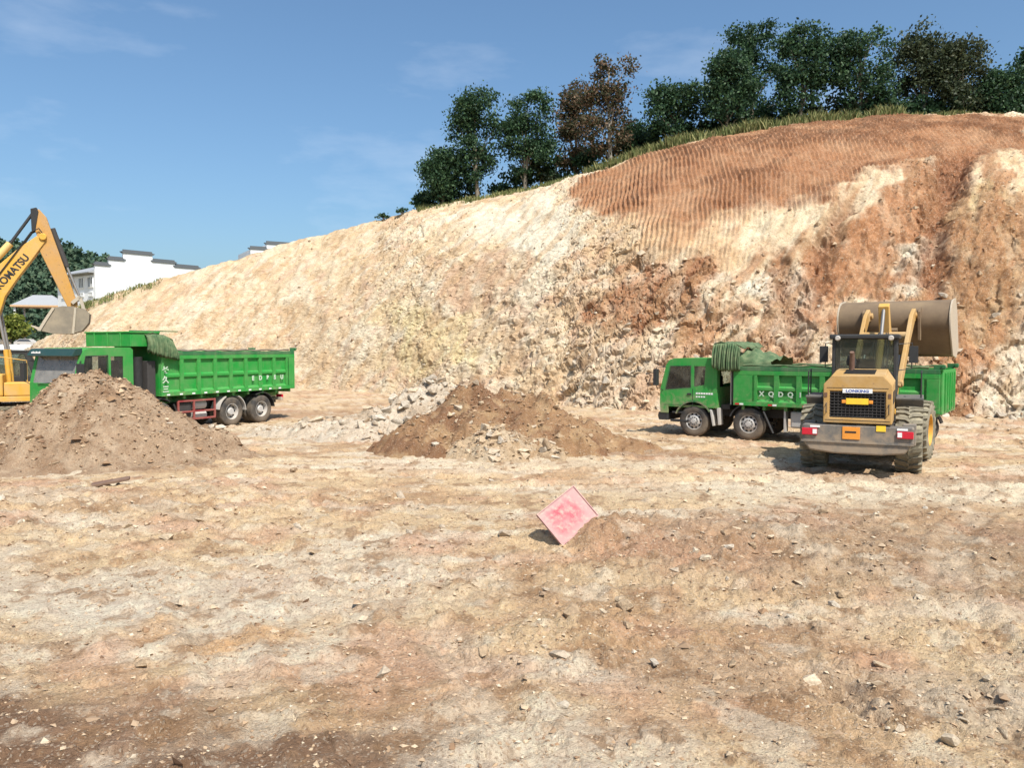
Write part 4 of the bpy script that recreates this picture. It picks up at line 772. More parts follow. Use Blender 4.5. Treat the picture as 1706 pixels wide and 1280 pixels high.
    # side tanks and guard between the axles
    if style == 'L':
        for s in (-1, 1):
            fr = MB()
            for z in (.42, .70, 1.10): fr.box(rax[0] + .78, rax[0] + 2.5, s * 1.13, s * 1.18, z - .035, z + .035)
            for x in (rax[0] + .78, rax[0] + 1.75, rax[0] + 2.45): fr.box(x, x + .07, s * 1.12, s * 1.185, .42, 1.10)
            fr.build('side_guard', 'redframe', o, .008)
            for z in (.52, .92): tk = MB(); tk.cyl((rax[0] + 1.1, s * .88, z), (rax[0] + 1.75, s * .88, z), .17, n=18); tk.lathe([(.17, 0), (.12, .05), (.001, .07)], (rax[0] + 1.1, s * .88, z), 'x', 18); tk.build('air_tank', 'rim', o, sm=40)
            MB().box(rax[0] + 1.85, rax[0] + 2.4, s * .6, s * 1.1, .5, 1.05).build('fuel_tank', 'chassis', o, .05)
            MB().plate(arc(rax[0], r, r + .12, 178, 120, 6) + arc(rax[0], r, r + .09, 120, 178, 6), s * .78, s * 1.25, 'y').build('mudguard', 'rim', o)
            MB().plate(arc(rax[0], r, r + .13, 62, 10, 6) + arc(rax[0], r, r + .10, 10, 62, 6), s * .78, s * 1.25, 'y').build('mudguard', 'rim', o)
            MB().plate(arc(rax[1], r, r + .13, 175, 60, 10) + arc(rax[1], r, r + .10, 60, 175, 10), s * .78, s * 1.25, 'y').build('mudguard', 'dark', o)
            lt = MB().box(bx1 + .55, bx1 + .62, s * .8, s * 1.15, .92, 1.10).build('tail_lamp', 'red', o, .01)
        MB().box(bx1 + .62, bx1 + .75, -1.2, 1.2, .86, .98).build('rear_bumper', 'steel', o, .01)
    else:
        for s in (-1, 1):
            tk = MB(); tk.box(-5.6, -4.55, s * .55, s * 1.12, .48, 1.02); tk.build('fuel_tank', 'rim', o, .06)
            MB().box(-4.42, -4.36, s * .9, s * 1.16, .35, 1.15).build('mudguard', 'rim', o)
            for k in range(2): MB().plate(arc(rax[k], r, r + .13, 165, 15, 10) + arc(rax[k], r, r + .10, 15, 165, 10), s * .78, s * 1.25, 'y').build('mudguard', 'dark', o)
    # tipping body
    bd = MB(); y1 = 1.20; bd.box(bx1, bx0, -y1, y1, bb, bb + .08)
    for s in (-1, 1): bd.box(bx1, bx0, s * (y1 - .04), s * y1, bb + .08, bt)
    bd.box(bx0 - .06, bx0, -y1 + .04, y1 - .04, bb + .08, bt + .1)
    for k in range(9): x = bx0 - .3 - k * (bx0 - bx1 - .5) / 8; bd.box(x - .05, x + .05, -y1 + .02, y1 - .02, bb - .14, bb - .002)
    bd.box(bx1 + .2, bx0 - .1, -.55, -.35, 1.02, bb - .145 + .1); bd.box(bx1 + .2, bx0 - .1, .35, .55, 1.02, bb - .145 + .1)
    body = bd.build('tipping_body', 'green', o, .01)
    tg = MB(); tg.box(bx1 - .06, bx1 - .003, -y1, y1, bb - .02, bt - .02)
    for yy in (-.8, -.4, 0, .4, .8): tg.box(bx1 - .11, bx1 - .061, yy - .05, yy + .05, bb + .05, bt - .1)
    tg.build('tailgate', 'green', o, .01)
    h = bt - bb; pitch = .745 if style == 'L' else .70; first = bx0 - .12 if style == 'L' else bx0 - .72; last = bx1 + .42; npan = int((first - last) / pitch)
    pitch = (first - last) / npan
    for s in (-1, 1):
        ya, yb = s * y1 + s * .001, s * (y1 + .085)
        MB().box(bx1, bx0, min(ya, yb), max(ya, yb), bt - .13, bt + .004).build('top_rail', 'green_dk', body, .012)
        MB().box(bx1, bx0, min(ya, yb), max(ya, yb), bt - .27, bt - .131).build('rail', 'green', body, .012)
        MB().box(bx1, bx0, min(ya, yb), max(ya, yb), bb - .003, bb + .14).build('bottom_rail', 'green', body, .012)
        ends = ((bx1, last), ) + (((first, bx0),) if first < bx0 - .05 else ())
        for a, c in ends: MB().box(a, c, min(ya, yb), max(ya, yb), bb + .141, bt - .271).build('end_panel', 'green', body, .012)
        rib = MB().box(-.08, .08, min(ya, yb), max(ya, yb), bb + .141, bt - .271).mesh('rib'); rib.materials.append(M['green'])
        bar = MB(); zc = bb + .14 + (h - .41) * .5; bar.plate([(s * y1 + s * .001, zc - .10), (s * (y1 + .06), zc - .05), (s * (y1 + .06), zc + .03), (s * y1 + s * .001, zc + .09)], .081, pitch - .081, 'x'); sill = [(s * y1 + s * .001, bb + .142), (s * (y1 + .08), bb + .142), (s * y1 + s * .001, bb + .22)]; silm = MB().plate(sill, .081, pitch - .081, 'x').mesh('panel_sill'); silm.materials.append(M['green'])
        barm = bar.mesh('cross_bar'); barm.materials.append(M['green'])
        for k in range(npan + 1):
            if (style == 'L' and k == 0): continue
            q = link('rib', rib, None, body); q.location.x = first - k * pitch
        for k in range(npan):
            for nm, mm_ in (('cross_bar', barm), ('panel_sill', silm)): q = link(nm, mm_, None, body); q.location.x = first - (k + 1) * pitch
        ref = MB().box(0, .13, min(s * (y1 + .086), s * (y1 + .092)), max(s * (y1 + .086), s * (y1 + .092)), bb + .02, bb + .075).mesh('reflector')
        ref.materials.append(M['white'])
        for k in range(int((bx0 - bx1 - .3) / .55)):
            if style == 'R' and k % 2: continue
            q = link('reflector', ref, None, body); q.location.x = bx0 - .35 - k * .55
        if style == 'R':
            for k in range(0, int((bx0 - bx1 - .3) / .55), 2): q = MB().box(0, .13, min(s * (y1 + .086), s * (y1 + .092)), max(s * (y1 + .086), s * (y1 + .092)), bb + .02, bb + .075).build('reflector', 'red', body); q.location.x = bx0 - .20 - k * .55
        hg = MB(); hg.box(bx1 - .12, bx1 + .18, s * (y1 - .02) if s > 0 else s * (y1 + .05), s * (y1 + .05) if s > 0 else s * (y1 - .02), bt + .005, bt + .14); hg.cyl((bx1 - .08, s * (y1 - .08), bt + .08), (bx1 - .08, s * (y1 + .09), bt + .08), .06, n=10); hg.build('tailgate_hinge', 'green_dk', o, .01)
        # rolled cover rail lying on the side
        rl = MB(); rl.tube([(bx0 - .3 - i * (bx0 - bx1 - .6) / 20, s * (y1 + .03), bt + .045 + .02 * math.sin(i * 1.7)) for i in range(21)], [.035 + .012 * math.sin(i * 2.3) for i in range(21)], 7); rl.build('cover_rail', 'bark' if style == 'L' else 'tarp', o, sm=60)
    # lettering on the side of the body
    mt = lambda x, z, y=0: frame((x, y1 + .0935 if y == 0 else y, z), (-1, 0, 0), (0, 0, 1))
    if style == 'L':
        for k, ch_ in enumerate(nametext): text('lettering', ch_, .24, 'fadew', o, mt(last + 1.95 - k * .40, bb + .50), .002, .95, .012)
        for k, ch_ in enumerate('长久三'): text('lettering', ch_, .27, 'fadew', o, mt(bx0 - .17, bb + .92 - k * .34, y1 + .0935), .002, 1, .01)
    else:
        for k, ch_ in enumerate(nametext): text('lettering', ch_, .22, 'fadew', o, mt(first - .24 - k * .31, bb + .40), .002, 1, .008)
        for k in range(7): MB().box(-1.36 - k * .09 - .07, -1.36 - k * .09, hw + .0005, hw + .006, 1.47, 1.53).build('lettering', 'white', o)
        for k in range(4): MB().box(-1.36 - k * .09 - .06, -1.36 - k * .09, hw + .0005, hw + .006, 1.36, 1.41).build('lettering', 'white', o)
    if style == 'L':
        for s in (-1, 1): MB().cyl((-CL - .38, s * .92, 1.05), (-CL - .38, s * .92, 2.75), .17, n=16).build('gap_fill_stack', 'black', o, sm=40); MB().box(-CL - .95, -CL - .62, s * .98 - .16, s * .98 + .16, 1.1, 2.6).build('gap_fill_box', 'chassis', o, .02)  # dark shapes added so the gap behind the cab looks shaded
        # cab guard: box over the gap and the back of the cab
        cg = MB(); z0, z1 = T + .03, 3.58; x0, x1 = bx0 - .02, bx0 + 1.15
        cg.box(x1 - .05, x1, -y1, y1, z0, z1); cg.box(x0, x1 + .03, -y1 - .04, y1 + .04, z1 + .001, z1 + .05); cg.box(x0, x0 + .06, -y1, y1, bt + .1, z1)
        for s in (-1, 1): cg.box(x0 + .06, x1 - .05, min(s * y1, s * (y1 - .05)), max(s * y1, s * (y1 - .05)), z0, z1)
        for yy in (-.7, 0, .7): cg.box(x1, x1 + .03, yy - .04, yy + .04, z0, z1)
        cg.build('cab_guard', 'green', o, .012)
        MB().box(x0 - .75, x1 + .02, y1 - .03, y1 + .03, z1 + .052, z1 + .09).build('cover_bar', 'green_dk', o)
        tp = [(x0 + .62, 3.50, 2.95), (x0 + .35, 3.55, 2.85), (x0 + .05, 3.53, 2.76), (x0 - .25, 3.46, 2.70), (x0 - .48, 3.30, 2.66), (x0 - .62, 3.02, 2.64)]
    else:
        tp = [(bx0 + .70, 3.18, 2.42), (bx0 + .45, 3.22, 2.32), (bx0 + .2, 3.22, 2.30), (bx0 - .05, 3.20, 2.32), (bx0 - .25, 3.05, 2.34)]
        hp = MB(); nu, nv = 15, 19; vs = []
        for i in range(nu):
            for j in range(nv):
                u, v = i / (nu - 1), j / (nv - 1); a = math.pi * v; y = 1.0 * math.cos(a); z = bt - .05 + (.72 - .30 * u) * math.sin(a) ** .6 * (1 - .25 * math.sin(v * 17 + u * 5) ** 2) + .05 * math.sin(u * 14 + v * 9); vs.append((bx0 - .05 - u * 1.15 + .08 * math.sin(v * 13), y, z))
        hp.add(vs, [(i * nv + j, i * nv + j + 1, (i + 1) * nv + j + 1, (i + 1) * nv + j) for i in range(nu - 1) for j in range(nv - 1)]); hp.build('folded_cover', 'tarp', o, sm=70)
        MB().box(bx0 + .02, bx0 + .08, -y1, y1, bb + .1, 2.9).build('headboard', 'chassis', o)
        ld = MB(); [ld.tube([(bx0 + .13, yy, bb), (bx0 + .13, yy, bt)], .02, 6) for yy in (y1 - .05, y1 - .35)]; [ld.tube([(bx0 + .13, y1 - .05, bb + .2 + k * .3), (bx0 + .13, y1 - .35, bb + .2 + k * .3)], .015, 6) for k in range(4)]; ld.build('ladder', 'rim', o)
    # gathered cover hanging in folds over the front corner of the body
    tn = 90; rows = 9; vs = []
    for i in range(tn):
        q = i / (tn - 1) * (len(tp) - 1); k = min(int(q), len(tp) - 2); t = q - k; x, za, zb = [tp[k][c] * (1 - t) + tp[k + 1][c] * t for c in range(3)]; ph = i * 2 * math.pi / 7.3 + 1.1 * math.sin(i * .37)
        for j in range(rows):
            v = j / (rows - 1); am = .02 + .085 * v; zz = za + (zb + .05 * math.sin(i * 1.9) - za) * v; vs.append((x + .03 * math.cos(ph) * v, y1 + .10 + am * math.sin(ph) + .10 * math.sin(v * 2.6), zz))
    fs = [(i * rows + j, i * rows + j + 1, (i + 1) * rows + j + 1, (i + 1) * rows + j) for i in range(tn - 1) for j in range(rows - 1)]
    tm = MB().add(vs, fs).build('tarpaulin', 'tarp', o, sm=80); tm.modifiers.new('Solidify', 'SOLIDIFY').thickness = .012
    tpz = MB(); vs = [(tp[i][0], y1 + .09 - yy, tp[i][1] + .02 + .05 * math.sin(yy * 9 + i * 2)) for i in range(len(tp)) for yy in [k * .2 for k in range(12)]]
    tpz.add(vs, [(i * 12 + j, i * 12 + j + 1, (i + 1) * 12 + j + 1, (i + 1) * 12 + j) for i in range(len(tp) - 1) for j in range(11)]); tz = tpz.build('tarpaulin', 'tarp', o, sm=80); tz.modifiers.new('Solidify', 'SOLIDIFY').thickness = .02
    # earth already in the body
    nx, ny = 60, 24; xs, ys = np.meshgrid(np.linspace(bx1 + .08, bx0 - .1, nx), np.linspace(-y1 + .06, y1 - .06, ny)); X, Y = xs.ravel(), ys.ravel(); p = np.column_stack([X, Y, 0 * X + head])
    zz = bt - .38 + .36 * (1 - (Y / y1) ** 2) * (.55 + .5 * np.sin((X - bx0) * 1.1)) + .12 * fbm(p / .6, 4, 77); me = mesh_np('soil_load', np.column_stack([X, Y, zz]), grid_faces(ny, nx)); C = lerp(np.tile(np.array([.40, .27, .17]), (len(X), 1)), (.28, .17, .1), sst(-.1, .3, fbm(p / .5, 3, 79))); set_col(me, C); smooth(me)
    lo = link('soil_load', me, 'pilesoil'); lo.location = o.location; lo.rotation_euler = o.rotation_euler; tag(lo, 'brown earth loaded in the body of the ' + ('left' if style == 'L' else 'right') + ' green dump truck', 'soil', 'loads of earth')
    return o
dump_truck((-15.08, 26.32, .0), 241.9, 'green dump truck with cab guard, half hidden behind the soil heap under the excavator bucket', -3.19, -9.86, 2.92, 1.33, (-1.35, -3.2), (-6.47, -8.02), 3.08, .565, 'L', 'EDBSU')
dump_truck((5.96, 29.40, .0), 143.4, 'green dump truck facing left behind the wheel loader', -2.71, -8.85, 2.44, 1.16, (-1.27, -3.2), (-6.6, -7.95), 2.72, .54, 'R', 'XQDQ151')

# ------------------------------------------------------------------ wheel loader
def wheel_loader(loc, head):
    o = empty('wheel_loader', loc, R(head), label='yellow wheel loader seen from behind, bucket raised over the right dump truck', cat='wheel loader')
    r = .82; w = .30
    ty = MB(); ty.lathe([(r * .52, -w * .86), (r * .60, -w * .98), (r * .78, -w), (r * .88, -w * .92), (r * .93, -w * .72), (r * .945, 0), (r * .93, w * .72), (r * .88, w * .92), (r * .78, w), (r * .60, w * .98), (r * .52, w * .86)], n=48)
    tym = ty.mesh('tyre', 30); tym.materials.append(M['rubber_d'])
    lug = MB()
    def lp(a, y, rr): return (rr * math.sin(a), y, rr * math.cos(a))
    for rr in (r * .90, r * 1.0):
        for a, y in ((-.055, w * .97), (.055, w * .97), (-.02, .35 * w), (.10, .30 * w), (.075, -.04 * w), (.185, -.04 * w)): lug.v.append(Vector(lp(a, y if abs(y) < w * .9 else y, rr if abs(y) < w * .9 else rr * .975)))
    lug.f = [(0, 1, 3, 2), (2, 3, 5, 4), (6, 8, 9, 7), (8, 10, 11, 9), (0, 6, 7, 1), (4, 5, 11, 10), (0, 2, 8, 6), (2, 4, 10, 8), (1, 7, 9, 3), (3, 9, 11, 5)]
    lugm = lug.mesh('tread_lug'); lugm.materials.append(M['rubber_d'])
    rim = MB(); q = r * .53; rim.lathe([(q, -w * .8), (q, w * .9), (q * .92, w * .9), (q * .86, w * .3), (q * .6, w * .15), (q * .5, w * .4), (q * .35, w * .5), (.001, w * .55)], n=36); rimm = rim.mesh('rim', 35); rimm.materials.append(M['yellow'])
    for x in (0, 3.05):
        for s in (-1, 1):
            t = link('tyre', tym, None, o); t.location = (x, s * 1.08, r); t.rotation_euler = (0, random.uniform(0, 6), 0 if s > 0 else math.pi)
            rm = link('rim', rimm, None, t)
            for k in range(22):
                for sd in (0, 1):
                    l_ = link('tread_lug', lugm, None, t); l_.rotation_euler = (0, 2 * math.pi * (k + .5 * sd) / 22, 0); l_.scale = (1, 1 if sd == 0 else -1, 1)
    # rear frame and axles
    fr = MB(); fr.box(-1.3, 1.35, -.42, .42, .55, 1.15); fr.cyl((0, -.85, r), (0, .85, r), .2, n=14); fr.lathe([(.05, -.3), (.34, -.2), (.4, 0), (.34, .2), (.05, .3)], (0, 0, r), 'y', 16)
    fr.box(1.3, 1.7, -.18, .18, .6, 1.25); fr.build('frame', 'chassis', o, .02)
    ff = MB(); ff.box(1.75, 4.0, -.40, .40, .6, 1.3); ff.cyl((3.05, -.85, r), (3.05, .85, r), .2, n=14); ff.build('front_frame', 'chassis', o, .02)
    # counterweight
    cw = MB(); cw.plate([(-1.2, 1.26), (1.2, 1.26), (1.2, .90), (1.02, .66), (.5, .60), (-.5, .60), (-1.02, .66), (-1.2, .90)], -1.78, -1.25, 'x'); cwo = cw.build('counterweight', 'grey', o, .05)
    cw = MB(); cw.plate([(-1.80, .98), (-1.70, 1.02), (-1.70, 1.26), (-1.80, 1.22)], -1.15, 1.15, 'y')
    lip = MB().box(-1.815, -1.785, -1.2, 1.2, .86, .90).build('counterweight_rib', 'grey', o)
    for s in (-1, 1):
        wing = MB(); wing.plate([(-1.25, 1.30), (-.95, 1.30), (-.95, 1.05), (-1.25, .80)], s * .95, s * 1.24, 'y'); wing.build('counterweight_wing', 'grey', o, .02)
        lm = MB().box(-1.83, -1.779, s * 1.02 - .17, s * 1.02 + .17, 1.02, 1.18).build('tail_lamp', 'red', o, .012); MB().box(-1.836, -1.829, s * .905 - .05, s * .905 + .04, 1.05, 1.16).build('lens', 'white', lm)
        MB().box(-1.80, -1.779, s * .93 - .14, s * .93 + .08, 1.20, 1.245).build('reflector', 'white', o)
    MB().box(-1.80, -1.779, -.08, .30, .95, 1.24).build('number_plate', 'orange', o, .006)
    MB().box(-1.806, -1.80, .00, .24, 1.10, 1.14).build('lettering', 'black', o)
    MB().box(-1.795, -1.779, -.62, -.42, 1.16, 1.29).build('sticker', 'plateyel', o)
    # engine hood with caged radiator
    zt = 2.42; hd = MB(); op = [(-.60, 1.44), (.60, 1.44), (.60, 2.06), (-.60, 2.06)]
    hd.plate([(-.74, 1.31), (.74, 1.31), (.74, 2.22), (.56, zt), (-.56, zt), (-.74, 2.22)], -1.66, -1.58, 'x', [op])
    hd.plate([(-1.58, 2.06), (-1.58, zt), (-.35, zt + .10), (.35, zt + .12), (.35, zt + .06), (-1.5, zt - .05), (-1.5, 2.06)], -.58, .58, 'y')
    for s in (-1, 1):
        hd.plate([(-1.58, 1.31), (.35, 1.31), (.35, 2.26), (-1.58, 2.22)], s * .74 if s < 0 else .70, s * .70 if s < 0 else .74, 'y')
        hd.add([(-1.58, s * .74, 2.22), (.35, s * .74, 2.26), (.35, s * .56, zt + .12), (-.35, s * .56, zt + .10), (-1.58, s * .56, zt)], [(0, 1, 2, 3, 4)])
    hd.build('engine_hood', 'cream', o, .02)
    for k in range(5): MB().box(-1.2 + k * .2, -1.1 + k * .2, -.34, .34, zt + .035 + k * .0155, zt + .055 + k * .0165).build('vent_slot', 'black', o)
    for s in (-1, 1):
        for k in range(6): MB().box(-1.25 + k * .2, -1.13 + k * .2, s * .742 - .004, s * .742 + .004, 1.75, 2.05).build('vent_slot', 'black', o)
        MB().tube([(-1.66, s * .67, 1.55), (-1.71, s * .67, 1.57), (-1.71, s * .67, 1.75), (-1.66, s * .67, 1.77)], .012, 6).build('hood_handle', 'chassis', o)
        MB().box(-1.672, -1.66, s * .685 - .03, s * .685 + .03, 1.92, 2.02).build('hinge', 'rust', o)
    MB().box(-1.665, -1.659, -.66, .66, 2.135, 2.145).build('panel_gap', 'black', o); MB().box(-1.665, -1.659, -.70, .70, 1.375, 1.385).build('panel_gap', 'black', o)
    MB().box(-1.45, -1.35, -.66, .66, 1.36, 2.2).build('radiator', 'black', o)
    gm = MB()
    for k in range(15): y = -.58 + k * 1.16 / 14; gm.box(-1.645, -1.635, y - .007, y + .007, 1.44, 2.06)
    for k in range(9): z = 1.47 + k * .56 / 8; gm.box(-1.655, -1.645, -.6, .6, z - .007, z + .007)
    gm.build('grille', 'chassis', o)
    MB().box(-1.69, -1.66, -.32, .32, 2.02, 2.12).build('name_plate', 'white', o, .005)
    text('lettering', 'LONKING', .085, 'bluetext', o, frame((-1.693, 0, 2.07), (0, -1, 0), (0, 0, 1)), .001, 1.3, .003)
    MB().box(-1.69, -1.657, -.24, .24, 1.76, 1.90).build('warning_plate', 'plateyel', o, .005)
    for s in (-1, 1): MB().box(-1.688, -1.66, s * .29 - .045, s * .29 + .045, 1.78, 1.86).build('indicator_lamp', 'orange', o, .01)
    ex = MB(); ex.tube([(-.35, .22, zt), (-.35, .22, zt + .42), (-.42, .22, zt + .55)], [.06, .06, .055], 12); ex.build('exhaust_pipe', 'rust', o, sm=50); MB().lathe([(.001, .0), (.11, .02), (.12, .12), (.08, .26), (.001, .28)], (-.2, .25, zt + .2), 'z', 14).build('air_cleaner', 'black', o, sm=50)
    MB().cyl((-.2, .25, zt - .02), (-.2, .25, zt + .22), .05, n=10).build('intake_pipe', 'rust', o)
    # fenders, steps and rails
    for s in (-1, 1):
        fd = MB(); y0, y1 = sorted((s * .76, s * 1.38)); fd.box(.30, 1.95, y0, y1, 1.78, 1.83); fd.plate([(.30, 1.78), (.95, 1.78), (.95, 1.30), (.55, 1.45)], y0, y1 - .02 if s > 0 else y1, 'y'); fd.build('fender', 'grey', o, .01)
        MB().box(.96, 1.92, y0 + .03, y1 - .03, 1.12, 1.775).build('side_box', 'black', o, .02)
        lad = MB(); ya = s * 1.30; [lad.tube([(x, ya, .55), (x, ya, 1.78)], .02, 6) for x in (1.2, 1.6)]; [lad.tube([(1.2, ya, z), (1.6, ya, z)], .02, 6) for z in (.6, .95, 1.3, 1.6)]; lad.build('ladder', 'black', o)
        hr = MB(); hr.tube([(.4, s * 1.32, 1.82), (.4, s * 1.32, 2.45), (.9, s * 1.32, 2.5), (.9, s * 1.32, 1.82)], .018, 6); hr.build('handrail', 'dark', o)
    # cab
    zb, zr = 1.84, 3.42; c0, c1 = .42, 1.92; cw_ = .76; cf = MB()
    for x in (c0, c1 - .08):
        for s in (-1, 1): y0, y1 = sorted((s * cw_, s * (cw_ - .08))); cf.box(x, x + .08, y0, y1, zb, zr - .12)
    cf.box(c0, c1, -cw_, cw_, zb - .30, zb); cf.box(c0 - .001, c0 + .05, -cw_ + .08, cw_ - .08, zb, zb + .62)
    for s in (-1, 1): y0, y1 = sorted((s * cw_, s * (cw_ - .05))); cf.box(c0 + .08, c1 - .08, y0, y1, zb, zb + .5); cf.box(1.15, 1.22, y0, y1, zb + .5, zr - .12)
    cf.build('cab', 'dark', o, .012)
    MB().box(c0 - .10, c1 + .15, -cw_ - .06, cw_ + .06, zr - .12, zr).build('cab_roof', 'dark', o, .03)
    MB().box(c0 + .01, c0 + .02, -cw_ + .09, cw_ - .09, zb + .62, zr - .13).build('rear_window', 'glass', o); MB().box(c1 - .05, c1 - .04, -cw_ + .09, cw_ - .09, zb + .1, zr - .13).build('windscreen', 'glass', o)
    for s in (-1, 1):
        MB().box(c0 + .09, c1 - .09, s * (cw_ - .03) - .004, s * (cw_ - .03) + .004, zb + .5, zr - .13).build('side_window', 'glass', o)
        lp_ = MB(); lp_.lathe([(.001, -.05), (.05, -.05), (.07, 0), (.06, .04)], (c0 - .11, s * .62, zr - .10), 'x', 12); lp_.build('work_lamp', 'rim', o)
        mr = MB(); mr.tube([(c1 - .1, s * cw_, zr - .25), (c1 + .1, s * (cw_ + .32), zr - .22), (c1 + .1, s * (cw_ + .32), zr - .9), (c1 - .05, s * cw_, zr - .95)], .016, 6); mr.box(c1 + .06, c1 + .13, s * (cw_ + .36) - .11, s * (cw_ + .36) + .11, zr - .75, zr - .3); mr.build('mirror', 'dark', o, .01)
    st = MB(); st.box(.75, 1.25, -.26, .26, zb + .25, zb + .45); st.box(.66, .78, -.26, .26, zb + .25, zb + .95); st.build('seat', 'seat', o, .04)
    cs_ = MB(); cs_.tube([(1.75, 0, zb), (1.55, 0, zb + .62)], .05, 8); cs_.tube([(1.52 + .08 * math.cos(a), .2 * math.sin(a), zb + .66 + .18 * math.cos(a)) for a in [i * math.pi / 8 for i in range(17)]], .015, 6); cs_.build('steering_column', 'black', o)
    # front tower, lift arms, cylinders
    tw = MB()
    for s in (-1, 1): tw.plate([(2.15, 1.2), (3.4, 1.2), (3.1, 1.7), (2.75, 2.25), (2.45, 2.25), (2.2, 1.8)], s * .36 - .04, s * .36 + .04, 'y')
    tw.box(2.3, 2.9, -.32, .32, 1.2, 1.5); tw.build('front_tower', 'cream', o, .015)
    P0 = Vector((2.62, 0, 2.08)); P1 = Vector((4.62, 0, 4.02))
    for s in (-1, 1):
        am = MB(); am.plate([(2.50, 2.02), (2.58, 2.24), (3.3, 3.05), (4.1, 4.02), (4.5, 4.22), (4.72, 4.05), (4.68, 3.86), (4.45, 3.86), (3.75, 3.20), (3.1, 2.35), (2.72, 1.98)], s * .62 - .055, s * .62 + .055, 'y'); am.cyl((2.62, s * .30, 2.10), (2.62, s * .72, 2.10), .09, n=12); am.cyl((4.58, s * .5, 4.02), (4.58, s * .72, 4.02), .09, n=12); am.build('lift_arm', 'cream', o, .015, 30)
        cy = MB(); cy.tube([(2.55, s * .47, 1.25), (3.0, s * .47, 2.05)], .085, 12); cy.build('lift_cylinder', 'yellow', o, sm=40); MB().tube([(3.0, s * .47, 2.05), (3.42, s * .47, 2.85)], .045, 10).build('cylinder_rod', 'chrome', o, sm=40)
    MB().cyl((3.75, -.6, 3.42), (3.75, .6, 3.42), .11, n=14).build('cross_tube', 'cream', o, sm=40)
    bc = MB(); bc.plate([(3.50, 4.25), (3.62, 4.35), (3.95, 3.60), (4.20, 3.22), (4.05, 3.12), (3.72, 3.36)], -.14, .14, 'y'); bc.build('bell_crank', 'yellow', o, .015)
    MB().tube([(2.75, 0, 2.05), (3.25, 0, 3.28)], .10, 12).build('tilt_cylinder', 'yellow', o, sm=40); MB().tube([(3.25, 0, 3.28), (3.58, 0, 4.22)], .05, 10).build('cylinder_rod', 'chrome', o, sm=40)
    MB().plate([(4.08, 3.22), (4.12, 3.10), (4.75, 3.42), (4.70, 3.54)], -.09, .09, 'y').build('tilt_link', 'yellow', o, .01)
    hs = MB()
    for y in (-.2, -.12, .12, .2): hs.tube([(2.6, y, 1.9), (2.9, y * 1.2, 2.6), (3.3, y, 3.2), (3.6, y * .6, 3.5)], .018, 6)
    hs.build('hydraulic_hoses', 'black', o)
    # bucket, rolled back: round back shell, floor, cheeks, cutting edge
    bw = 1.52; bk = MB(); cx, cz = 5.10, 3.66; out = [(5.95, 2.80), (5.34, 2.88)] + arc(5.26, 3.88, .57, 213, 100, 14) + [(5.40, 4.48), (5.55, 4.50)]
    inn = [(x + (5.35 - x) * .05, z + (3.75 - z) * .05) for x, z in out]
    bk.plate(out + inn[::-1], -bw, bw, 'y'); bko = bk.build('bucket', 'bucket', o, .01, 30)
    for s in (-1, 1): y0, y1 = sorted((s * bw, s * (bw + .045))); MB().plate([(5.98, 2.77), (5.33, 2.84)] + arc(5.26, 3.88, .61, 213, 100, 14) + [(5.60, 4.54), (5.95, 4.2), (6.45, 3.05)], y0, y1, 'y').build('bucket_cheek', 'steel', bko, .008)
    MB().plate([(5.90, 2.82), (6.42, 3.00), (6.44, 3.06), (5.93, 2.90)], -bw, bw, 'y').build('cutting_edge', 'steel', bko)
    for k in range(8): MB().plate([(6.35, 2.94), (6.65, 3.06), (6.66, 3.09), (6.36, 3.05)], -bw + .1 + k * .43 - .05, -bw + .1 + k * .43 + .05, 'y').build('tooth', 'steel', bko)
    for s in (-1, 1): MB().plate([(4.50, 4.12), (4.50, 3.92), (4.62, 3.30), (4.78, 3.30), (4.80, 4.25), (4.68, 4.25)], s * .76 - .03, s * .76 + .03, 'y').build('hinge_bracket', 'bucket', bko)
    MB().plate([(4.62, 3.6), (4.66, 3.36), (4.80, 3.30), (4.80, 3.7)], -.16, .16, 'y').build('hinge_bracket', 'bucket', bko)
    # the front half is steered to the right about the centre joint
    steer = Matrix.Translation((1.55, 0, 0)) @ Matrix.Rotation(R(-9), 4, 'Z') @ Matrix.Translation((-1.55, 0, 0))
    for c in o.children:
        if c.name.split('.')[0] in ('front_tower', 'lift_arm', 'lift_cylinder', 'cylinder_rod', 'cross_tube', 'bell_crank', 'tilt_cylinder', 'tilt_link', 'hydraulic_hoses', 'bucket', 'front_frame') or (c.name.startswith('tyre') and c.location.x > 2): c.matrix_local = steer @ c.matrix_basis
    return o
wheel_loader((8.78, 20.14, 0), 63)

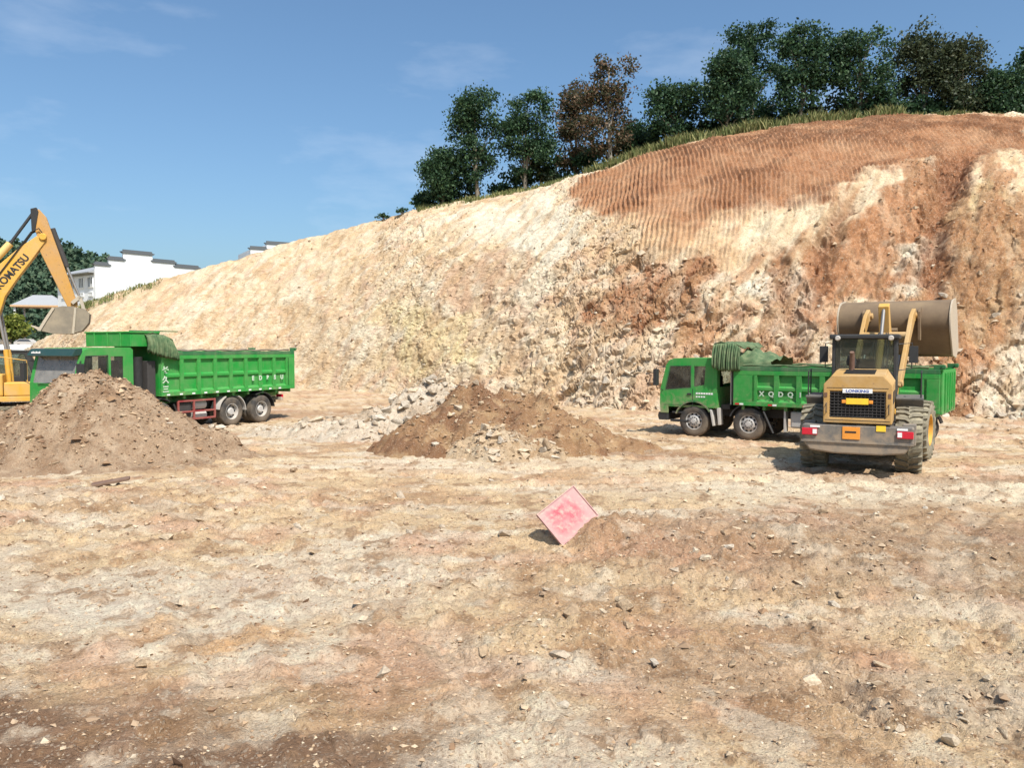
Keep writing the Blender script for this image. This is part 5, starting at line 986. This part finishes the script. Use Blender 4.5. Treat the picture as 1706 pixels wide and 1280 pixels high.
# ------------------------------------------------------------------ excavator
def excavator(loc, head):
    o = empty('excavator', loc, R(head), label='yellow excavator at the left edge, arm bent over the left dump truck', cat='excavator')
    # undercarriage
    for s in (-1, 1):
        y0, y1 = sorted((s * .9, s * 1.5)); outl = arc(1.65, .46, .46, -90, 90, 10) + arc(-1.65, .46, .46, 90, 270, 10); inn = arc(1.65, .46, .40, -90, 90, 10) + arc(-1.65, .46, .40, 90, 270, 10)
        tk = MB(); tk.plate(outl, y0, y1, 'y', [inn]); t = tk.build('track', 'rubber_d', o)
        sh = MB().box(-.085, .085, y0 - .02, y1 + .02, 0, .03).mesh('track_shoe'); sh.materials.append(M['rubber_d'])
        per = [(x, .925, 0) for x in [-1.6 + i * .2 for i in range(17)]] + [(1.65 + .465 * math.cos(a), .46 + .465 * math.sin(a), a - math.pi / 2) for a in (-.9, -.45, 0, .45, .9)] + [(-1.65 - .465 * math.cos(a), .46 + .465 * math.sin(a), math.pi / 2 - a) for a in (-.9, -.45, 0, .45, .9)]
        for x, z, a in per: q = link('track_shoe', sh, None, t); q.location = (x, 0, z); q.rotation_euler = (0, -a, 0)
        fr = MB(); fr.box(-1.6, 1.6, y0 + .12, y1 - .12, .28, .68)
        for x in (-1.65, 1.65): fr.lathe([(.001, -.1), (.36, -.1), (.36, .1), (.001, .1)], (x, (y0 + y1) / 2, .46), 'y', 18)
        for k in range(7): fr.lathe([(.001, -.16), (.14, -.16), (.14, .16), (.001, .16)], (-1.2 + k * .4, (y0 + y1) / 2, .2), 'y', 12)
        fr.build('track_frame', 'chassis', o)
    MB().box(-1.0, 1.0, -.95, .95, .45, .95).build('undercarriage', 'chassis', o, .05); MB().cyl((0, 0, .95), (0, 0, 1.12), .62, n=28).build('slewing_ring', 'black', o)
    # upper structure
    dk = MB(); dk.plate([(-2.1, -1.3), (1.75, -1.3), (1.75, 1.3), (-2.1, 1.3), (-2.6, .8), (-2.6, -.8)], 1.13, 1.32, 'z'); dk.build('deck', 'yellow', o, .02)
    MB().plate([(-2.0, -1.3), (-2.0, 1.3), (-2.5, 1.05), (-2.75, 0), (-2.5, -1.05)], 1.10, 2.25, 'z').build('counterweight', 'yellow', o, .08)
    MB().box(-1.98, -.35, -1.28, 1.28, 1.33, 2.25).build('engine_cover', 'yellow', o, .06); MB().box(-1.6, -.7, -.7, .7, 2.26, 2.48).build('engine_bonnet', 'yellow', o, .06)
    MB().box(-.33, .85, -1.28, -.45, 1.33, 2.12).build('fuel_tank', 'yellow', o, .05); MB().box(.87, 1.72, -1.28, -.50, 1.33, 1.82).build('tool_box', 'yellow', o, .04)
    hr = MB(); hr.tube([(1.6, -1.22, 1.8), (1.6, -1.22, 2.6), (.7, -1.22, 2.75), (-.2, -1.22, 2.75), (-.2, -1.22, 2.1)], .02, 6); hr.tube([(.7, -1.22, 2.1), (.7, -1.22, 2.75)], .02, 6); hr.build('handrail', 'yellow', o)
    cf = MB(); cp = [(-.05, 1.34), (1.75, 1.34), (1.80, 2.0), (1.45, 2.95), (-.05, 2.98)]; wn_ = [(.12, 2.0), (1.62, 2.0), (1.35, 2.82), (.12, 2.84)]
    for y in (.36, 1.28): cf.plate(cp, y - .04, y, 'y', [wn_])
    cf.plate([(1.80, 2.0), (1.45, 2.95), (1.38, 2.95), (1.73, 2.0)], .36, .44, 'y'); cf.plate([(-.05, 2.92), (1.46, 2.90), (1.45, 2.97), (-.05, 3.0)], .3, 1.3, 'y'); cf.box(-.05, .0, .36, 1.24, 1.34, 2.92); cf.box(1.70, 1.76, .36, 1.24, 1.34, 1.9); cf.build('cab', 'dark', o, .02)
    for y in (.34, 1.26): MB().plate(wn_, y - .008, y, 'y').build('side_window', 'glass', o)
    st = MB(); st.box(.35, .85, .6, 1.1, 1.5, 1.75); st.box(.28, .42, .6, 1.1, 1.75, 2.4); st.build('seat', 'seat', o, .04)
    # boom: cranked box beam; stick; cylinders; linkage; bucket.  local x forward, z up
    cl = [((.22, 1.95), .20), ((.20, 3.0), .30), ((.24, 4.2), .40), ((.46, 5.12), .44), ((.95, 5.82), .38), ((1.55, 6.55), .29), ((2.06, 7.12), .17)]
    up = []; dn = []
    for i, (p, hh) in enumerate(cl):
        a = Vector(cl[max(i - 1, 0)][0]); b_ = Vector(cl[min(i + 1, len(cl) - 1)][0]); d = (b_ - a).normalized(); nrm = Vector((-d.y, d.x)); q = Vector(p); up.append(tuple(q + nrm * hh)); dn.append(tuple(q - nrm * hh))
    bm_ = MB(); bm_.plate(up + dn[::-1], -.23, .23, 'y'); bm_.cyl((2.12, -.3, 7.2), (2.12, .3, 7.2), .13, n=14); bm_.cyl((.22, -.4, 1.95), (.22, .4, 1.95), .14, n=14); bo = bm_.build('boom', 'yellow', o, .025)
    MB().plate([(.0, 1.35), (.55, 1.35), (.4, 2.15), (.05, 2.15)], -.34, -.26, 'y').plate([(.0, 1.35), (.55, 1.35), (.4, 2.15), (.05, 2.15)], .26, .34, 'y').build('boom_bracket', 'yellow', o)
    for s in (-.36, .36): MB().tube([(.95, s, 1.45), (.86, s, 3.0)], .09, 12).build('boom_cylinder', 'yellow', o, sm=40); MB().tube([(.86, s, 3.0), (.62, s, 4.55)], .05, 10).build('cylinder_rod', 'chrome', o, sm=40)
    text('lettering', 'KOMATSU', .36, 'black', o, frame((1.12, -.2335, 5.86), (1.09, 0, 1.36), (-1.36, 0, 1.09)), .002, .92, .012)
    # stick
    sk = MB(); sk.plate([(1.86, 8.18), (2.02, 8.22), (2.24, 7.95), (2.46, 7.2), (3.20, 4.75), (3.14, 4.48), (2.98, 4.44), (2.86, 4.62), (1.98, 6.72), (1.92, 7.25), (1.80, 7.7)], -.17, .17, 'y'); sk.build('stick', 'stickpaint', o, .02)
    MB().plate([(1.74, 8.22), (1.94, 8.28), (2.0, 8.12), (1.88, 7.4), (1.76, 7.4)], -.2, .2, 'y').build('stick_horn', 'black', o, .02)
    MB().tube([(.30, 0, 5.98), (1.05, 0, 6.92)], .13, 12).build('stick_cylinder', paint('pale_cylinder_paint', (.68, .48, .16), .45, .4), o, sm=40); MB().tube([(1.05, 0, 6.92), (1.82, 0, 8.12)], .055, 10).build('cylinder_rod', 'dark', o, sm=40)
    MB().tube([(2.42, 0, 7.55), (2.86, 0, 6.15)], .10, 12).build('bucket_cylinder', 'chassis', o, sm=40); MB().tube([(2.86, 0, 6.15), (3.28, 0, 4.98)], .05, 10).build('cylinder_rod', 'chrome', o, sm=40)
    lk = MB()
    for s in (-.24, .24): lk.plate([(3.24, 5.04), (3.34, 4.96), (3.06, 4.70), (2.98, 4.80)], s - .03, s + .03, 'y'); lk.plate([(3.24, 4.98), (3.34, 4.98), (3.50, 4.36), (3.40, 4.34)], s - .03, s + .03, 'y')
    lk.build('bucket_linkage', 'steel', o)
    hs = MB(); [hs.tube([(.6, y, 5.6), (1.2, y, 6.5), (1.75, y, 7.35), (2.0, y, 7.5), (2.2, y, 7.2)], .025, 6) for y in (-.26, -.1, .1)]; hs.build('hydraulic_hoses', 'black', o)
    # bucket curled under, lip towards the machine
    pr = [(1.92, 3.72), (2.35, 3.60), (2.95, 3.58), (3.35, 3.70), (3.58, 4.0), (3.62, 4.35), (3.45, 4.52)]; inn = [(x + (2.8 - x) * .06, z + (4.25 - z) * .07) for x, z in pr]
    bk = MB(); bk.plate(pr + inn[::-1], -.62, .62, 'y'); bo = bk.build('bucket', 'exbucket', o, .01)
    for s in (-1, 1): y0, y1 = sorted((s * .62, s * .65)); MB().plate(pr + [(3.1, 4.60), (2.75, 4.62), (2.42, 4.55), (2.15, 4.1)], y0, y1, 'y').build('bucket_cheek', 'exbucket', bo)
    for s in (-1, 1):
        y0, y1 = sorted((s * .655, s * .69)); MB().plate([(1.90, 3.70), (2.13, 4.12), (2.40, 4.57), (2.48, 4.53), (2.22, 4.08), (2.0, 3.68)], y0, y1, 'y').build('cheek_edge', 'steel', bo); MB().plate([(3.02, 3.60), (3.12, 4.56), (3.19, 4.56), (3.10, 3.60)], y0, y1, 'y').build('cheek_rib', 'steel', bo)
    for s in (-.2, .2): MB().plate([(2.88, 4.60), (3.06, 4.66), (3.50, 4.40), (3.50, 4.20), (2.95, 4.3)], s - .04, s + .04, 'y').build('hinge_bracket', 'bucket', bo)
    for k in range(5): MB().plate([(1.96, 3.70), (1.70, 3.86), (1.70, 3.90), (1.98, 3.80)], -.56 + k * .28 - .05, -.56 + k * .28 + .05, 'y').build('tooth', 'steel', bo)
    return o
excavator((-19.5, 29.5, 0), 25)

# ------------------------------------------------------------------ faded board stuck in the earth
def board():
    B, L_, T_ = Vector((.78, 12.36, .02)), Vector((.40, 12.5, .46)), Vector((1.01, 12.92, .80)); mt = frame(B, L_ - B, T_ - L_); w, h = (L_ - B).length, (T_ - L_).length
    m, nt, b = new_mat('faded_print'); v = coords(nt)
    sx = nt.nodes.new('ShaderNodeSeparateXYZ'); nt.links.new(v, sx.inputs[0])
    def band(out, a, b_, c, d):
        n1 = N(nt, 'ShaderNodeMapRange'); n1.inputs['From Min'].default_value = a; n1.inputs['From Max'].default_value = b_; nt.links.new(out, n1.inputs['Value']); n2 = N(nt, 'ShaderNodeMapRange'); n2.inputs['From Min'].default_value = d; n2.inputs['From Max'].default_value = c; nt.links.new(out, n2.inputs['Value'])
        mm = N(nt, 'ShaderNodeMath', operation='MULTIPLY'); nt.links.new(n1.outputs[0], mm.inputs[0]); nt.links.new(n2.outputs[0], mm.inputs[1]); return mm.outputs[0]
    mm = N(nt, 'ShaderNodeMath', operation='MULTIPLY'); nt.links.new(band(sx.outputs[0], .04, .16, w - .12, w - .02), mm.inputs[0]); nt.links.new(band(sx.outputs[1], .03, .14, h - .24, h - .08), mm.inputs[1])
    n1 = noise(nt, v, 5, 6, .65); m2 = N(nt, 'ShaderNodeMath', operation='MULTIPLY'); nt.links.new(mm.outputs[0], m2.inputs[0]); nt.links.new(ramp(nt, n1, [(.32, .15), (.62, 1.)]), m2.inputs[1])
    c = mixc(nt, m2.outputs[0], (.42, .235, .22), (.40, .07, .09)); c = mixc(nt, ramp(nt, noise(nt, v, 9, 5, .7), [(.48, 0.), (.68, .75)]), c, (.50, .36, .29))
    wv = N(nt, 'ShaderNodeTexNoise', Scale=22); nt.links.new(coords(nt, (1, 4, 1)), wv.inputs['Vector']); c = mixc(nt, ramp(nt, wv.outputs['Fac'], [(.6, 0.), (.66, .35)]), c, (.35, .2, .22))
    nt.links.new(c, b.inputs['Base Color']); b.inputs['Roughness'].default_value = .8
    o = empty('sign_board', B, 0, label='tilted faded pink and white board half buried in the earth', cat='sign board'); o.matrix_world = mt
    MB().box(0, w, 0, h, -.012, .012).build('panel', m, o, .004)
    fr = MB(); fr.box(-.015, 0, -.015, h + .015, -.03, .016); fr.box(w, w + .015, -.015, h + .015, -.03, .016); fr.box(0, w, h, h + .015, -.03, .016); fr.box(0, w, -.015, 0, -.03, .016); fr.build('edge_trim', m, o)
    return o
board()
def plank(label, p0, p1, w, t, mat):
    a, b_ = Vector(p0), Vector(p1); m = MB(); m.box(0, (b_ - a).length, -w / 2, w / 2, 0, t); q = m.build('timber_offcut', mat, None, .004); q.matrix_world = frame(a, b_ - a, Vector((0, 1, .15))); tag(q, label, 'timber')
plank('dark broken board lying on the rough ground before the left heap', (-9.0, 17.0, .12), (-8.25, 17.25, .24), .22, .05, 'rust')
